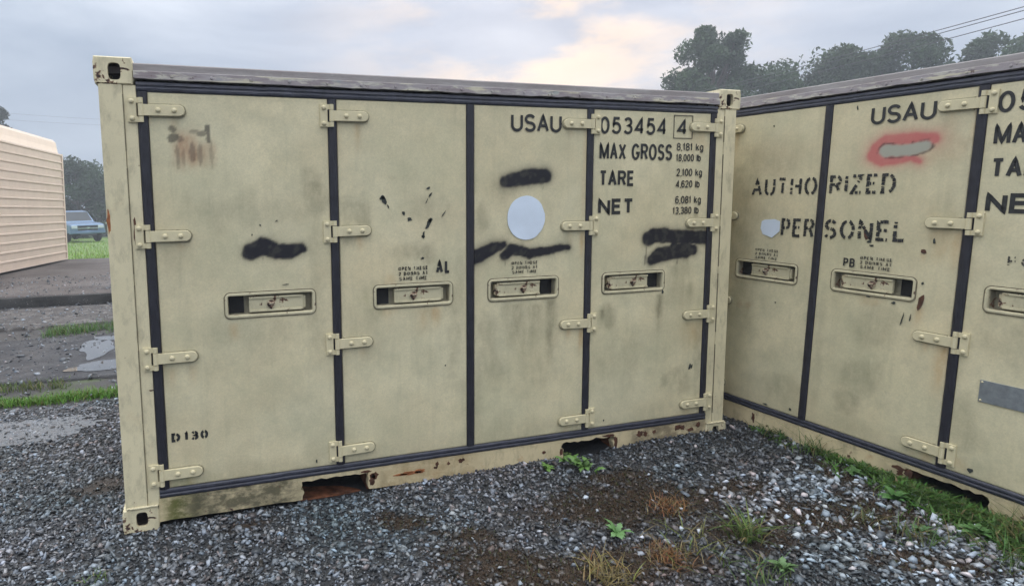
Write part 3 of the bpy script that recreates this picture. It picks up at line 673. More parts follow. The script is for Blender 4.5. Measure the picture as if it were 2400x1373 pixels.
def container(key, mat4, painter, label):
    T = empty('storage_container', mat4); tag(T, label, 'container', 'sand tan four-door storage containers')
    fm, cm = M['frame' + key], M['cast' + key]
    # corner castings
    for sx in (-1, 1):
        for sz in (-1, 1):
            me, inn = casting_mesh('corner_casting', cm, sx, sz)
            for back in (0, 1):
                o = link('corner_casting', me, None, T); c = link('casting_cavity', inn, None, o)
                z0 = 0 if sz < 0 else H - .118; x0 = 0 if sx < 0 else W - .162
                if back: o.matrix_parent_inverse = Matrix(); o.rotation_euler = (0, 0, pi); o.location = (x0 + .162, DEP, z0)
                else: o.location = (x0, -.004, z0)
    # posts
    for sx in (-1, 1):
        f = lambda a: a if sx < 0 else W - a
        p = MB(); a, b = sorted((f(.016 if sx < 0 else .028), f(.113))); p.box(a, b, 0, .12, .118, H - .118, .004)
        po = p.build('corner_post', fm, T)
        p = MB(); a, b = sorted((f(.115), f(.169))); p.box(a, b, .004, .10, .118, H - .119, .003); p.build('hinge_strip', fm, po)
        p = MB(); rg = random.Random(sx + 5); z = .19                                       # broken weld seam between post and strip
        while z < H - .25:
            l = rg.uniform(.25, .5); xx = f(.1140)
            p.box(xx - .0014, xx + .0014, -.0008, .006, z, min(z + l, H - .16)); z += l + rg.uniform(.03, .09)
        p.build('weld_seam', M['seam'], po)
        p = MB(); a, b = sorted((f(.02), f(.16))); 
        pts = [(a + (b - a) * k / 24, -.003 + rg.gauss(0, .0008), .1235 + rg.gauss(0, .0012)) for k in range(25)]
        p.tube(pts, .006, 6); p.build('weld_bead', fm, po, True)
        p = MB(); a, b = sorted((f(.02), f(.13))); p.box(a, b, DEP - .12, DEP, .118, H - .118, .004); p.build('corner_post', fm, T)
    # top rail with its drip lip
    n = 60; us = np.linspace(.1625, W - .1625, n); rg = random.Random(key)
    prof = [(.10, H - .024), (.006, H - .022), (.002, H - .027), (.002, H - .055), (-.006, H - .058), (-.007, H - .092), (.0, H - .094), (.02, H - .094)]
    sagt = [.003 * math.sin(k * .9) * 0 + rg.gauss(0, .0008) for k in range(n)]
    rag = [0] * n
    for k in range(n): rag[k] = abs(rg.gauss(0, .0022))
    loops = [[(u, y + (sagt[k] if y < .05 else 0), z + (rag[k] if j in (5, 6, 7) else 0)) for j, (y, z) in enumerate(prof)] for k, u in enumerate(us)]
    mb = MB(); q = len(prof); mb.add([v for l in loops for v in l], [(i * q + k, i * q + k + 1, (i + 1) * q + k + 1, (i + 1) * q + k) for i in range(n - 1) for k in range(q - 1)])
    rl = mb.build('top_rail', M['rail' + key], T)
    mb = MB()
    for u in np.arange(.32, W - .3, .178): mb.dome((u + rg.gauss(0, .004), -.0068, H - .076), .0075, .004, 8)
    mb.build('rivets', M['rail' + key], rl)['kind'] = 'stuff'
    # bottom sill with fork pockets
    sill = MB(); pk = [(.850, 1.205), (W - 1.205, W - .850)]; zb, zt = .036, GB - .001
    def rag_edge(a, b, top, n=18, amp=.006, sl=0.0):
        return [(a + (b - a) * k / n, top + sl * k / n + (rg.gauss(0, amp) if 0 < k < n else 0)) for k in range(n + 1)]
    segs = [(.1622, pk[0][0]), (pk[0][1], pk[1][0]), (pk[1][1], W - .1622)]
    for j, (a, b) in enumerate(segs):
        nn = max(6, int((b - a) / .05)); l = [(a + (b - a) * k / nn, zb + rg.gauss(0, .0022)) for k in range(nn + 1)]
        r_ = [(b + (rg.gauss(0, .006) if j < 2 and 0 < k < 5 else 0), zb + (zt - .022 - zb) * k / 5) for k in range(1, 6)]
        lft = [(a + (rg.gauss(0, .006) if j > 0 and 0 < k < 5 else 0), zb + (zt - .022 - zb) * k / 5) for k in range(5, 0, -1)]
        sill.prism(l + r_ + lft, .003, .05, .0)
    t0 = [(.1622, zt), (W - .1622, zt)]
    low = [(W - .1622, zt - .0215)]
    for (a, b) in reversed(pk): low += [(x, z) for x, z in reversed(rag_edge(a, b, zt - .0215, 14, .004))]
    low += [(.1622, zt - .0215)]
    sill.prism(low + [(.1622, zt), (W - .1622, zt)], .0035, .05, .0)
    so = sill.build('bottom_sill', M['sill' + key], T)
    for (a, b) in pk:
        p = MB(); y1 = DEP - .1
        for x0, x1, z0, z1 in ((a - .012, a, .012, .133), (b, b + .012, .012, .133), (a - .012, b + .012, .1335, .142), (a - .012, b + .012, .004, .012)): p.box(x0, x1, .052, y1, z0, z1)
        p.box(a - .01, b + .01, .5, .51, .0125, .133)
        p.build('fork_pocket', M['pocket'], T)
    # shell
    p = MB(); p.box(.03, .06, .125, DEP - .125, .12, H - .06); p.build('side_panel', fm, T)
    p = MB(); p.box(W - .06, W - .03, .125, DEP - .125, .12, H - .06); p.build('side_panel', fm, T)
    p = MB(); p.box(.135, W - .135, DEP - .06, DEP - .03, .12, H - .06); p.build('back_panel', fm, T)
    p = MB(); p.box(.035, W - .035, .07, DEP - .035, H - .058, H - .030); p.build('roof_panel', M['rail' + key], T)
    p = MB(); p.box(.17, W - .17, .06, DEP - .07, .145, .19); p.build('floor_pan', M['rust'], T)
    p = MB(); p.box(.171, W - .171, .12, .14, .19, H - .1); p.build('inner_bulkhead', M['black'], T)
    for x0, x1 in ((.018, .058), (W - .058, W - .018)):
        p = MB(); p.box(x0, x1, .18, DEP - .18, .034, .119, .004); p.build('side_rail', fm, T)
        p = MB(); p.box(x0, x1, .18, DEP - .18, H - .10, H - .022, .004); p.build('side_rail', M['rail' + key], T)
    # seals
    tz, bz = H - GT - GW / 2, GB + GW / 2
    sweep_gasket('door_seal', (GL, tz), (W - GL, tz), T); sweep_gasket('door_seal', (GL, bz), (W - GL, bz), T)
    for u in (GL + GW / 2, U1, UC, U3, W - GL - GW / 2): sweep_gasket('door_seal', (u, GB + GW - .001), (u, H - GT - GW + .001), T, GW - .001)
    # doors, latches, hinges
    doors = []
    for i in range(4):
        hid = key == 'B' and i == 0
        me = door_mesh('door', i, painter if not hid else (lambda *a: None), M['door' + key], .03 if hid else .0075)
        doors.append(link('door', me, None, T))
        s = 1 if i < 2 else -1
        lo = link('latch_frame', LM[s][0], None, T); lo.location = (LATCH[i], 0, LV)
        for me in LM[s][1:]: link(me.name.split('.')[0], me, None, lo)
    for (u, s) in HINGES:
        for v in HV:
            b, st, pad, bolt = HM[s]
            o = link('hinge', st, None, T); o.location = (u + random.gauss(0, .0012), 0, v + random.gauss(0, .0025)); o.rotation_euler = (0, random.gauss(0, .006), 0)
            link('bracket', b, None, o); link('backing_pad', pad, None, o)
            for x, y, z in ((.018, -.006, .038), (.018, -.006, -.038), (.128, -.014, 0), (.196, -.014, 0)):
                k = link('bolt', bolt, None, o); k.location = (x * s, y, z)
    return T, doors

A, DA = container('A', Matrix(), paint_A, 'tan container facing the camera, black spray paint blotches and number 053454 on its doors')
MBm = Matrix([[.0778, .9966, .0273, 3.685], [-.9969, .0781, -.0115, 1.4583], [-.0136, -.0264, .9996, .042], [0, 0, 0, 1]])
B, DB = container('B', MBm, paint_B, 'tan container standing at a right angle, stencilled AUTHORIZED PERSONEL, red spray ring on its door')

yL = .0006
def yd(): return yL
INK, WORN = M['ink'], M['ink_worn']
def marks(D):
    lettering('lettering', 'USAU', 2.032, 2.344, 1.929, 2.025, .0155, yL, D[2], INK, gap=.07)
    lettering('lettering', '053454', 2.592, 3.049, 1.929, 2.026, .0155, yL, D[3], INK, gap=.13)
    lettering('lettering', '4', 3.126, 3.197, 1.932, 2.025, .0155, yL, D[3], INK)
    b = MB(); x0, x1, z0, z1, t = 3.100, 3.238, 1.912, 2.048, .004
    for q in ((x0, x1, z1 - t, z1), (x0, x1, z0, z0 + t), (x0, x0 + t, z0 + t, z1 - t), (x1 - t, x1, z0 + t, z1 - t)): b.box(q[0], q[1], yL - .0001, yL + .001, q[2], q[3])
    b.build('check_digit_box', INK, D[3])
    lettering('lettering', 'MAX GROSS', 2.592, 3.095, 1.783, 1.878, .0150, yL, D[3], INK, gap=.075)
    lettering('lettering', 'TARE', 2.594, 2.833, 1.633, 1.723, .0165, yL, D[3], INK, gap=.075)
    lettering('lettering', 'NET', 2.590, 2.832, 1.471, 1.562, .0195, yL, D[3], INK, gap=.075)
    for s, a, c, d, e in (('8,181 kg', 3.126, 3.322, 1.841, 1.887), ('18,000 lb', 3.124, 3.306, 1.778, 1.822), ('2,100 kg', 3.131, 3.320, 1.691, 1.736), ('4,620 lb', 3.129, 3.305, 1.622, 1.666), ('6,081 kg', 3.129, 3.319, 1.527, 1.573), ('13,380 lb', 3.113, 3.305, 1.464, 1.508)):
        lettering('lettering', s, a, c, d, e, .0068, yL, D[3], INK, gap=.075)
def open_these(D, u0, u1, v0, v1, seed, wear=.10, mat=None):
    h = (v1 - v0)
    for k, (s, b) in enumerate((('OPEN THESE', u1), ('2 DOORS AT', u1), ('SAME TIME', u1 - .006))):
        z1 = v1 - k * h * .36
        lettering('stencil_lettering', s, u0 + .002 * k, b, z1 - h * .27, z1, .0055, yL, D, mat or WORN, .10, wear, 0, seed + k, .2)
marks(DA)
lettering('stencil_lettering', 'D', .236, .276, .425, .470, .0125, yL, DA[0], INK, .07)
lettering('stencil_lettering', '130', .292, .404, .425, .470, .0125, yL, DA[0], INK, .07, gap=.14)
lettering('stencil_lettering', 'AL', 1.594, 1.676, 1.177, 1.248, .0145, yL, DA[1], INK, .10)
open_these(DA[1], 1.385, 1.548, 1.147, 1.221, 3, .05, INK); open_these(DA[2], 2.040, 2.202, 1.152, 1.222, 7, .08)
marks(DB)
lettering('stencil_lettering', 'AUTHO', 1.328, 1.765, 1.545, 1.655, .0165, yL, DB[1], INK, .07, .07, .012, 5, .16)
lettering('stencil_lettering', 'RIZED', 1.838, 2.192, 1.556, 1.664, .0165, yL, DB[2], INK, .07, .10, .012, 6, .16)
lettering('stencil_lettering', 'PER', 1.556, 1.770, 1.295, 1.408, .0175, yL, DB[1], INK, .07, .06, .02, 8, .16)
lettering('stencil_lettering', 'SONEL', 1.830, 2.265, 1.300, 1.412, .0175, yL, DB[2], INK, .07, .08, .02, 9, .16)
lettering('lettering', 'PB', 1.958, 2.022, 1.151, 1.200, .0085, yL, DB[2], INK)
open_these(DB[1], 1.388, 1.552, 1.142, 1.210, 13, .16); open_these(DB[2], 2.048, 2.213, 1.148, 1.218, 17, .08)
lettering('stencil_lettering', 'FO', 2.700, 2.800, 1.231, 1.276, .008, yL, DB[3], WORN, .1, .3, 0, 4)

# stickers, plate, paint chips
def flat_patch(name, loop, mat, parent, y=.0002, th=.002):
    b = MB(); b.prism(loop, y, y + th, 0); return b.build(name, mat, parent)
def ragged(c, rx, rz, n=14, j=.25, seed=0, rot=0.0):
    r = random.Random(seed); l = []
    for k in range(n):
        t = 2 * pi * k / n; q = 1 + r.uniform(-j, j); x, z = rx * q * math.cos(t), rz * q * math.sin(t)
        l.append((c[0] + x * math.cos(rot) - z * math.sin(rot), c[1] + x * math.sin(rot) + z * math.cos(rot)))
    return l
tag(flat_patch('round_sticker', ragged((2.128, 1.462), .116, .122, 40, .012, 2), M['sticker'], DA[2], -.0008), 'pale blue round sticker')
flat_patch('cut_sticker', [(1.419, 1.384), (1.440, 1.395), (1.509, 1.401), (1.546, 1.389), (1.548, 1.327), (1.499, 1.284), (1.432, 1.303), (1.415, 1.34)], M['sticker'], DB[1], -.0008)
for k, (u, v, rx, rz, rot) in enumerate([(1.311, 1.571, .010, .028, .4), (1.304, 1.578, .014, .008, .1), (1.417, 1.500, .006, .012, .3), (1.449, 1.468, .013, .010, .2), (1.568, 1.595, .005, .016, -.6), (1.553, 1.441, .009, .024, -.5), (1.564, 1.462, .011, .012, 0), (1.526, 1.386, .006, .020, -.2), (1.640, 1.493, .003, .020, -.6), (1.520, 1.262, .010, .006, .1), (1.525, 1.375, .009, .009, 0), (1.555, 1.628, .012, .005, .4), (1.644, .672, .004, .004, 0), (1.335, 1.535, .004, .010, .4), (1.545, 1.56, .002, .014, -.4)]):
    flat_patch('paint_chip', ragged((u, v), rx, rz, 11, .35, k, rot), M['chip'], DA[1], .0006)
for k, (u, v, rx, rz, rot) in enumerate([(.768, 1.474, .006, .003, .6), (.690, 1.455, .004, .005, 0), (.65, 1.41, .003, .006, 0), (.930, .232, .004, .011, .1), (.80, 1.16, .02, .002, .05)]):
    flat_patch('paint_chip', ragged((u, v), rx, rz, 9, .35, k + 40, rot), M['chip'], DA[0], .0006)
for k, (u, v, rx, rz, rot) in enumerate([(3.284, .513, .007, .018, -.3), (3.298, .510, .006, .014, -.2), (2.661, .238, .004, .006, 0), (3.06, .995, .008, .012, .2)]):
    flat_patch('paint_chip', ragged((u, v), rx, rz, 9, .35, k + 60, rot), M['chip'], DA[3], .0006)
for k, (u, v, rx, rz, rot) in enumerate([(2.355, 1.268, .013, .010, .2), (2.366, 1.010, .012, .040, -.25), (2.068, 1.336, .010, .030, .2), (2.085, 1.30, .012, .008, .2), (2.10, 1.279, .010, .007, 0), (2.290, .910, .003, .030, -.2), (2.326, .921, .003, .018, -.1), (2.397, 1.323, .006, .013, .1), (2.367, 1.106, .006, .006, 0), (2.24, .985, .012, .006, .2), (2.11, 1.0, .012, .003, 0), (1.955, 2.03, .003, .012, .2)]):
    flat_patch('paint_chip', ragged((u, v), rx, rz, 9, .35, k + 80, rot), M['rust'] if k in (0, 1, 2) else M['chip'], DB[2], .0006)
for k, (u, v, rx, rz) in enumerate([(1.55, .215, .016, .005), (1.72, .235, .008, .008), (1.56, .88, .004, .004), (1.45, 1.98, .005, .006)]):
    flat_patch('paint_chip', ragged((u, v), rx, rz, 9, .35, k + 120), M['chip'], DB[1], .0006)
flat_patch('paint_chip', ragged((2.655, .232), .012, .012, 9, .35, 150), M['chip'], DB[3], .0006)
pl = MB(); pl.box(2.655, 2.955, -.002, .003, .578, .683, .001); plo = pl.build('data_plate', M['plate'], DB[3])
rv = MB()
for x in (2.664, 2.946):
    for z in (.587, .674): rv.dome((x, -.002, z), .005, .004, 8)
rvo = rv.build('plate_rivets', M['hinge'], DB[3]); rvo['kind'] = 'stuff'
# rust scabs and flaked paint on the sill and posts of the near container
SO = [c for c in A.children if c.name.startswith('bottom_sill')][0]
M['scab'] = m_plain('orange_rust', (0.33, 0.12, 0.045), .85, var=.5, scale=35, bump=.5)
for k, (u, v, rx, rz) in enumerate([(1.435, .092, .055, .010), (1.49, .094, .03, .012), (1.38, .09, .04, .006)]): flat_patch('rust_scab', ragged((u, v), rx, rz, 18, .3, k), M['scab'], SO, .0018)
for k, (u, v, rx, rz) in enumerate([(1.593, .118, .008, .014), (1.585, .10, .012, .008), (1.66, .115, .008, .010), (1.735, .118, .018, .014), (2.257, .094, .012, .009), (2.924, .118, .022, .020), (2.965, .118, .015, .016), (3.03, .12, .012, .012), (3.212, .125, .028, .020), (3.245, .12, .018, .016), (1.24, .11, .02, .018), (3.31, .10, .03, .012), (3.37, .125, .02, .015), (2.752, .09, .012, .035), (2.70, .137, .04, .008), (2.375, .08, .010, .02), (1.222, .085, .016, .03), (1.19, .136, .03, .006)]):
    flat_patch('rust_scab', ragged((u, v), rx, rz, 14, .35, k + 20), M['rust'], SO, .0018)
PO = [c for c in A.children if c.name.startswith('corner_post')]
flat_patch('rust_scab', ragged((.024, 1.49), .008, .050, 14, .3, 3), M['scab'], PO[0], -.0008)
flat_patch('rust_scab', ragged((.131, 1.44), .006, .05, 14, .4, 5), M['rust'], PO[0], .0025)
SB = [c for c in B.children if c.name.startswith('bottom_sill')][0]
for k, (u, v, rx, rz) in enumerate([(1.47, .10, .012, .03), (2.40, .11, .02, .02), (2.36, .09, .016, .016), (2.35, .115, .03, .012)]): flat_patch('rust_scab', ragged((u, v), rx, rz, 14, .35, k + 50), M['rust'], SB, .0018)

# ------------------------------------------------------------------ gravel
def stone_variants(k=10, npts=10, seed=2):
    out = []; r = random.Random(seed)
    for _ in range(k):
        bm = bmesh.new(); sc = (r.uniform(.85, 1.25), r.uniform(.65, .95), r.uniform(.38, .65))
        for _ in range(npts):
            v = Vector((r.gauss(0, 1), r.gauss(0, 1), r.gauss(0, 1))).normalized() * r.uniform(.85, 1.05)
            bm.verts.new((v.x * sc[0], v.y * sc[1], v.z * sc[2]))
        res = bmesh.ops.convex_hull(bm, input=bm.verts[:])
        bmesh.ops.delete(bm, geom=[g for g in res['geom_interior'] if isinstance(g, bmesh.types.BMVert)], context='VERTS')
        bmesh.ops.triangulate(bm, faces=bm.faces[:]); bm.verts.index_update()
        out.append((np.array([v.co[:] for v in bm.verts]), np.array([[v.index for v in f.verts] for f in bm.faces]))); bm.free()
    return out
STV = stone_variants()
def stones(name, pos, rad, col, mat, tilt=.5):
    n = len(pos); Vs, Fs, Cs = [], [], []; base = 0; var = RNG.integers(0, len(STV), n)
    for k, (v, f) in enumerate(STV):
        ix = np.where(var == k)[0]
        if not len(ix): continue
        a = RNG.uniform(0, 2 * pi, len(ix)); tx = RNG.normal(0, tilt, len(ix)); ty = RNG.normal(0, tilt, len(ix))
        ca, sa, cx, sx, cy, sy = np.cos(a), np.sin(a), np.cos(tx), np.sin(tx), np.cos(ty), np.sin(ty)
        Rz = np.stack([np.stack([ca, -sa, 0 * a], -1), np.stack([sa, ca, 0 * a], -1), np.stack([0 * a, 0 * a, 0 * a + 1], -1)], 1)
        Rx = np.stack([np.stack([0 * a + 1, 0 * a, 0 * a], -1), np.stack([0 * a, cx, -sx], -1), np.stack([0 * a, sx, cx], -1)], 1)
        Ry = np.stack([np.stack([cy, 0 * a, sy], -1), np.stack([0 * a, 0 * a + 1, 0 * a], -1), np.stack([-sy, 0 * a, cy], -1)], 1)
        Q = np.einsum('nij,njk,nkl->nil', Rx, Ry, Rz)
        P = np.einsum('nij,vj->nvi', Q, v) * rad[ix][:, None, None] + pos[ix][:, None, :]
        Vs.append(P.reshape(-1, 3)); Fs.append((f[None] + (base + np.arange(len(ix)) * len(v))[:, None, None]).reshape(-1, 3)); Cs.append(np.repeat(col[ix], len(v), 0)); base += len(ix) * len(v)
    return link(name, np_mesh(name, np.vstack(Vs), np.vstack(Fs), np.vstack(Cs), mat))
def in_container(x, y, m=.0):
    a = (x > 0.0 - m) & (x < W + m) & (y > .03 - m) & (y < DEP + m)
    u = (x - 3.685) * .0778 + (y - 1.4583) * -.9969; w = (x - 3.685) * .9966 + (y - 1.4583) * .0781
    return a | ((u > -m) & (u < W + m) & (w > .03 - m))
def scatter(n, x0, x1, y0, y1): return RNG.uniform(x0, x1, n), RNG.uniform(y0, y1, n)
def stone_col(n, lo=.05, hi=.34, skew=1.7):
    b = lo + (hi - lo) * RNG.random(n) ** skew; w = RNG.normal(0, 1, n)[:, None]
    c = b[:, None] * (np.array([.88, .98, 1.13]) + w * np.array([.05, .01, -.04]))
    br = RNG.random(n) < .08; c[br] = b[br][:, None] * np.array([1.06, .94, .97]); return np.clip(c, .02, .7)
M['stone'] = m_tint('wet_crushed_stone', .42, .30, 70, .25, .002, spec=.5)
pos, rad, col = [], [], []
def sow(n, box, rfun, keep, cfun, dz=.0):
    x, y = scatter(n, *box); k = (~in_container(x, y)) & keep(x, y) & (y < 2.35 + .12 * (fbm(x * 3, y * 0, 4) - .5)); x, y = x[k], y[k]
    r = rfun(len(x), x, y); z = ground_z(x, y) + r * dz + RNG.uniform(0, .008, len(x))
    pos.append(np.stack([x, y, z], 1)); rad.append(r); col.append(cfun(len(x), x, y))
def front(x, y): return y > -.62 - .35 * x            # what lies in front of the bottom of the picture, plus a margin
lnr = lambda a, s, lo, hi: (lambda n, x, y: np.clip(RNG.lognormal(math.log(a), s, n), lo, hi))
big = lambda x, y: sstep(2.65, 3.05, x + .25 * (y + 1)) * sstep(-.45, -.85, y)
puddle_f = lambda x, y: sstep(1.25, .75, np.hypot((x + .95) / .62, (y - 1.72) / .30) + (fbm(x * 5, y * 5, 91) - .5) * .5)
keepf = lambda x, y: front(x, y) & (RNG.random(len(x)) > .62 * dirt_mask(x, y)) & (RNG.random(len(x)) > .70 * puddle_f(x, y))
cbase = lambda n, x, y: stone_col(n, .03, .30, 2.3) * (1 - .38 * sstep(1.6, 2.6, x) * (1 - big(x, y)))[:, None] * (1 - dirt_mask(x, y)[:, None] * np.array([.42, .55, .64]))
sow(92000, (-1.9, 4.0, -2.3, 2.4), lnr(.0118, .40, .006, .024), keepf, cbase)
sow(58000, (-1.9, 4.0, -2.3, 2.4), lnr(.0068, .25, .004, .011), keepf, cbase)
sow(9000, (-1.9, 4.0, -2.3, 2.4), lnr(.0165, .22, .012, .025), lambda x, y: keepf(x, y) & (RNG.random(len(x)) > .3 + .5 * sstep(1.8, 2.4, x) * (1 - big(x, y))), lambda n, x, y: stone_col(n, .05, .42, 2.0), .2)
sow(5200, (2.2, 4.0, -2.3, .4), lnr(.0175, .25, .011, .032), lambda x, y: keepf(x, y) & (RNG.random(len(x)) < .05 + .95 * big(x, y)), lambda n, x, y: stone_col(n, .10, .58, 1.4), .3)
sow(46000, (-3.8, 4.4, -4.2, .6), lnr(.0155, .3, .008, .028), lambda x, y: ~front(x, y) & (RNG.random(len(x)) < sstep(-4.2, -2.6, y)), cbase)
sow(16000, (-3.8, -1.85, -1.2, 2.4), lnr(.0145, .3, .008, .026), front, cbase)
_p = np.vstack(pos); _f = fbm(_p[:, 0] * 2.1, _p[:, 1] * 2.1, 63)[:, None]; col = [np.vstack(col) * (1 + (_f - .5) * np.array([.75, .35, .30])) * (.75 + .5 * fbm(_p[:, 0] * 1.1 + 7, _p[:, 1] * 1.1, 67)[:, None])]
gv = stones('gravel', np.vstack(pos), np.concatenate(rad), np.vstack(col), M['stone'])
tag(gv, 'wet blue-grey crushed stone spread in front of the containers', 'gravel', kind='stuff')
# loose stones on the mud and the old pads
x, y = scatter(6500, -5.5, .3, 2.5, 13); r = np.clip(RNG.lognormal(math.log(.012), .5, len(x)), .005, .05)
st2 = stones('rubble', np.stack([x, y, np.where(y > 9.2, np.interp(y, [9, 19], [-.02, -.13]), np.interp(y, [-60, 2.0, 9.3], [0, 0, -.20]) + np.where((y > 3.1) & (y < 5.6), .022, np.where((y > 6.4) & (y < 8.7), .035, .004))) + r * .2], 1), r, stone_col(len(x), .05, .34, 2.2), M['stone']); tag(st2, 'scattered stones lying on the muddy strip and pads', 'rubble', kind='stuff')

# ------------------------------------------------------------------ grass, moss and weeds
def blades(name, x, y, z, h, w, lean, col, mat, curl=.5):
    n = len(x); a = RNG.uniform(0, 2 * pi, n); dx, dy = np.cos(a), np.sin(a); px, py = -dy, dx; b = RNG.uniform(0, 2 * pi, n)
    V = []; prev = []
    for t, ww in ((0, 1.0), (.38, .9), (.72, .62), (1.0, 0.0)):
        off = lean * h * (t ** 1.7); up = h * (t - curl * .35 * lean * t * t)
        cx, cy, cz = x + dx * off, y + dy * off, z + up
        if ww > 0:
            V.append(np.stack([cx - px * w * ww, cy - py * w * ww, cz], 1)); V.append(np.stack([cx + px * w * ww, cy + py * w * ww, cz], 1))
        else: V.append(np.stack([cx, cy, cz], 1))
    P = np.stack(V, 1); o = (np.arange(n) * 7)[:, None, None]
    T = np.array([[0, 1, 3], [0, 3, 2], [2, 3, 5], [2, 5, 4], [4, 5, 6]])[None] + o
    return link(name, np_mesh(name, P.reshape(-1, 3), T.reshape(-1, 3), np.repeat(col, 7, 0), mat))
def gcol(n, base=(.085, .17, .035), v=.35, dry=.08):
    c = np.array(base) * RNG.uniform(1 - v, 1 + v, n)[:, None] * (1 + RNG.normal(0, .1, (n, 3)))
    d = RNG.random(n) < dry; c[d] = np.array([.26, .21, .10]) * RNG.uniform(.5, 1.2, d.sum())[:, None]; return np.clip(c, .01, .6)
M['grass'] = m_tint('grass_blade', .5, .15, 30, 0, spec=.4, trans=.35)
M['moss'] = m_tint('dead_moss', .8, .3, 60, 0, spec=.2)
# strip along the foot of the right container
n = 8000; t = RNG.random(n) ** .6; yy = -.02 - 1.75 * t; wid = .03 + .19 * t ** 1.2
xb = 3.685 + .0778 * (1.4583 - yy) / .9969
xx = xb - .02 - np.abs(RNG.normal(0, 1, n)) * wid * .75
cl_ = fbm(xx * 6, yy * 6, 15); k = cl_ > .50 - .24 * t
xx, yy, t = xx[k], yy[k], t[k]; n = len(xx)
g1 = blades('grass', xx, yy, ground_z(xx, yy), RNG.uniform(.015, .06, n) * (.6 + .8 * t), np.where(RNG.random(n) < .45, RNG.uniform(.004, .009, n), RNG.uniform(.0015, .0035, n)), RNG.uniform(.5, 1.9, n), gcol(n, (.075, .155, .035), .45, .06), M['grass'])
tag(g1, 'green grass and weeds growing along the foot of the right container', 'grass', kind='stuff')
# strip on the far side of the gravel, left of the near container
def strip(name, label, n, x0, x1, yc, hw, hh, base, seed, thin=.35):
    x = RNG.uniform(x0, x1, n); y = yc + RNG.normal(0, 1, n) * hw + (fbm(x * 1.3, x * 0, seed) - .5) * hw * 2.5
    k = fbm(x * 2.2, y * 2.2, seed + 2) > thin; x, y = x[k], y[k]; n = len(x)
    o = blades(name, x, y, ground_z(x, y), RNG.uniform(.4, 1.2, n) * hh * (.5 + fbm(x * 2, y * 2, seed + 5)), RNG.uniform(.002, .0045, n), RNG.uniform(.2, 1.0, n), gcol(n, base, .4, .06), M['grass'])
    return tag(o, label, 'grass', kind='stuff')
strip('grass', 'bright green grass strip between the gravel and the wet pad', 8000, -3.6, .4, 2.52, .055, .075, (.11, .23, .035), 3, .22)
strip('grass', 'sparse mossy grass along the near edge of the wet pad', 2600, -3.8, .4, 3.02, .09, .055, (.09, .13, .035), 13, .48)
strip('grass', 'grass tufts growing between the two old pads', 6000, -5.0, .6, 6.05, .16, .10, (.08, .16, .04), 23, .46)
n = 10000; y = 18.6 + 28 * RNG.random(n) ** 1.6; x = RNG.uniform(-1.0, 0.05, n) * (y * .34 + 2.5)
o = blades('grass', x, y, ground_z(x, y), RNG.uniform(.06, .2, n), RNG.uniform(.006, .014, n), RNG.uniform(.2, .9, n), gcol(n, (.19, .31, .055), .35, .04), M['grass'])
tag(o, 'green field grass in front of the parked truck', 'grass', kind='stuff')
# dead moss mats on the bare soil
x, y = scatter(90000, 1.0, 4.0, -1.9, -.1); k = (RNG.random(len(x)) < dirt_mask(x, y) * .85) & front(x, y) & ~in_container(x, y); x, y = x[k], y[k]; n = len(x)
c = np.array([.044, .029, .019]) * RNG.uniform(.3, 1.8, n)[:, None]; gm = RNG.random(n) < .10; c[gm] = np.array([.055, .065, .025])
o = blades('moss', x, y, ground_z(x, y) + .001, RNG.uniform(.006, .018, n), RNG.uniform(.0010, .0024, n), RNG.uniform(.5, 2.2, n), c, M['moss']); tag(o, 'dark brown dead moss matted over bare soil among the stones', 'moss', kind='stuff')

def tuft(name, label, cat, c, n, h, spread, base, dry, w=.0022, group=None):
    x = c[0] + RNG.normal(0, spread, n); y = c[1] + RNG.normal(0, spread, n)
    o = blades(name, x, y, ground_z(x, y), RNG.uniform(.5, 1.1, n) * h, RNG.uniform(.6, 1.2, n) * w, RNG.uniform(.4, 1.8, n), gcol(n, base, .35, dry), M['grass'])
    return tag(o, label, cat, group)
GTU = 'grass tufts in the gravel'
tuft('grass_tuft', 'long-bladed green grass tuft on the brown soil, beside the pale stones', 'grass tuft', (2.66, -1.06), 70, .13, .03, (.12, .18, .05), .2, .0045, GTU)
tuft('grass_tuft', 'straw-coloured dry tuft nearest the bottom edge of the gravel', 'grass tuft', (1.93, -1.09), 130, .08, .05, (.24, .19, .07), .4, .0028, GTU)
tuft('grass_tuft', 'reddish brown dead clump between the straw tuft and the long-bladed tuft', 'grass tuft', (2.24, -1.06), 240, .045, .05, (.22, .11, .05), .2, .0018, GTU)
tuft('grass_tuft', 'loose yellow-green blades around the reddish brown dead clump', 'grass tuft', (2.38, -1.02), 60, .09, .08, (.15, .17, .05), .35, .0028, GTU)
tuft('grass_tuft', 'small brown dead tuft on dark soil near the leafy weed', 'grass tuft', (2.53, -.74), 260, .045, .045, (.26, .13, .06), .25, .0018, GTU)
tuft('grass_tuft', 'thin green tuft near the lower right gravel, half dry', 'grass tuft', (3.36, -1.33), 70, .10, .05, (.09, .15, .045), .25, .0025, GTU)
tuft('grass_tuft', 'sparse green tuft at the bottom right corner of the gravel', 'grass tuft', (3.52, -1.58), 60, .11, .05, (.08, .14, .04), .2, .0025, GTU)
tuft('grass_tuft', 'low green tuft at the bottom edge below the long-bladed one', 'grass tuft', (2.52, -1.28), 90, .06, .06, (.10, .17, .05), .15, .0025, GTU)
tuft('grass_tuft', 'tiny lone tuft in grey gravel under the left container corner', 'grass tuft', (-.07, -.37), 45, .035, .025, (.10, .17, .04), .1, .0018, GTU)
tuft('grass_tuft', 'wiry grey-green tuft on soil before the grass strip', 'grass tuft', (3.28, -1.15), 50, .08, .04, (.10, .12, .05), .4, .002, GTU)
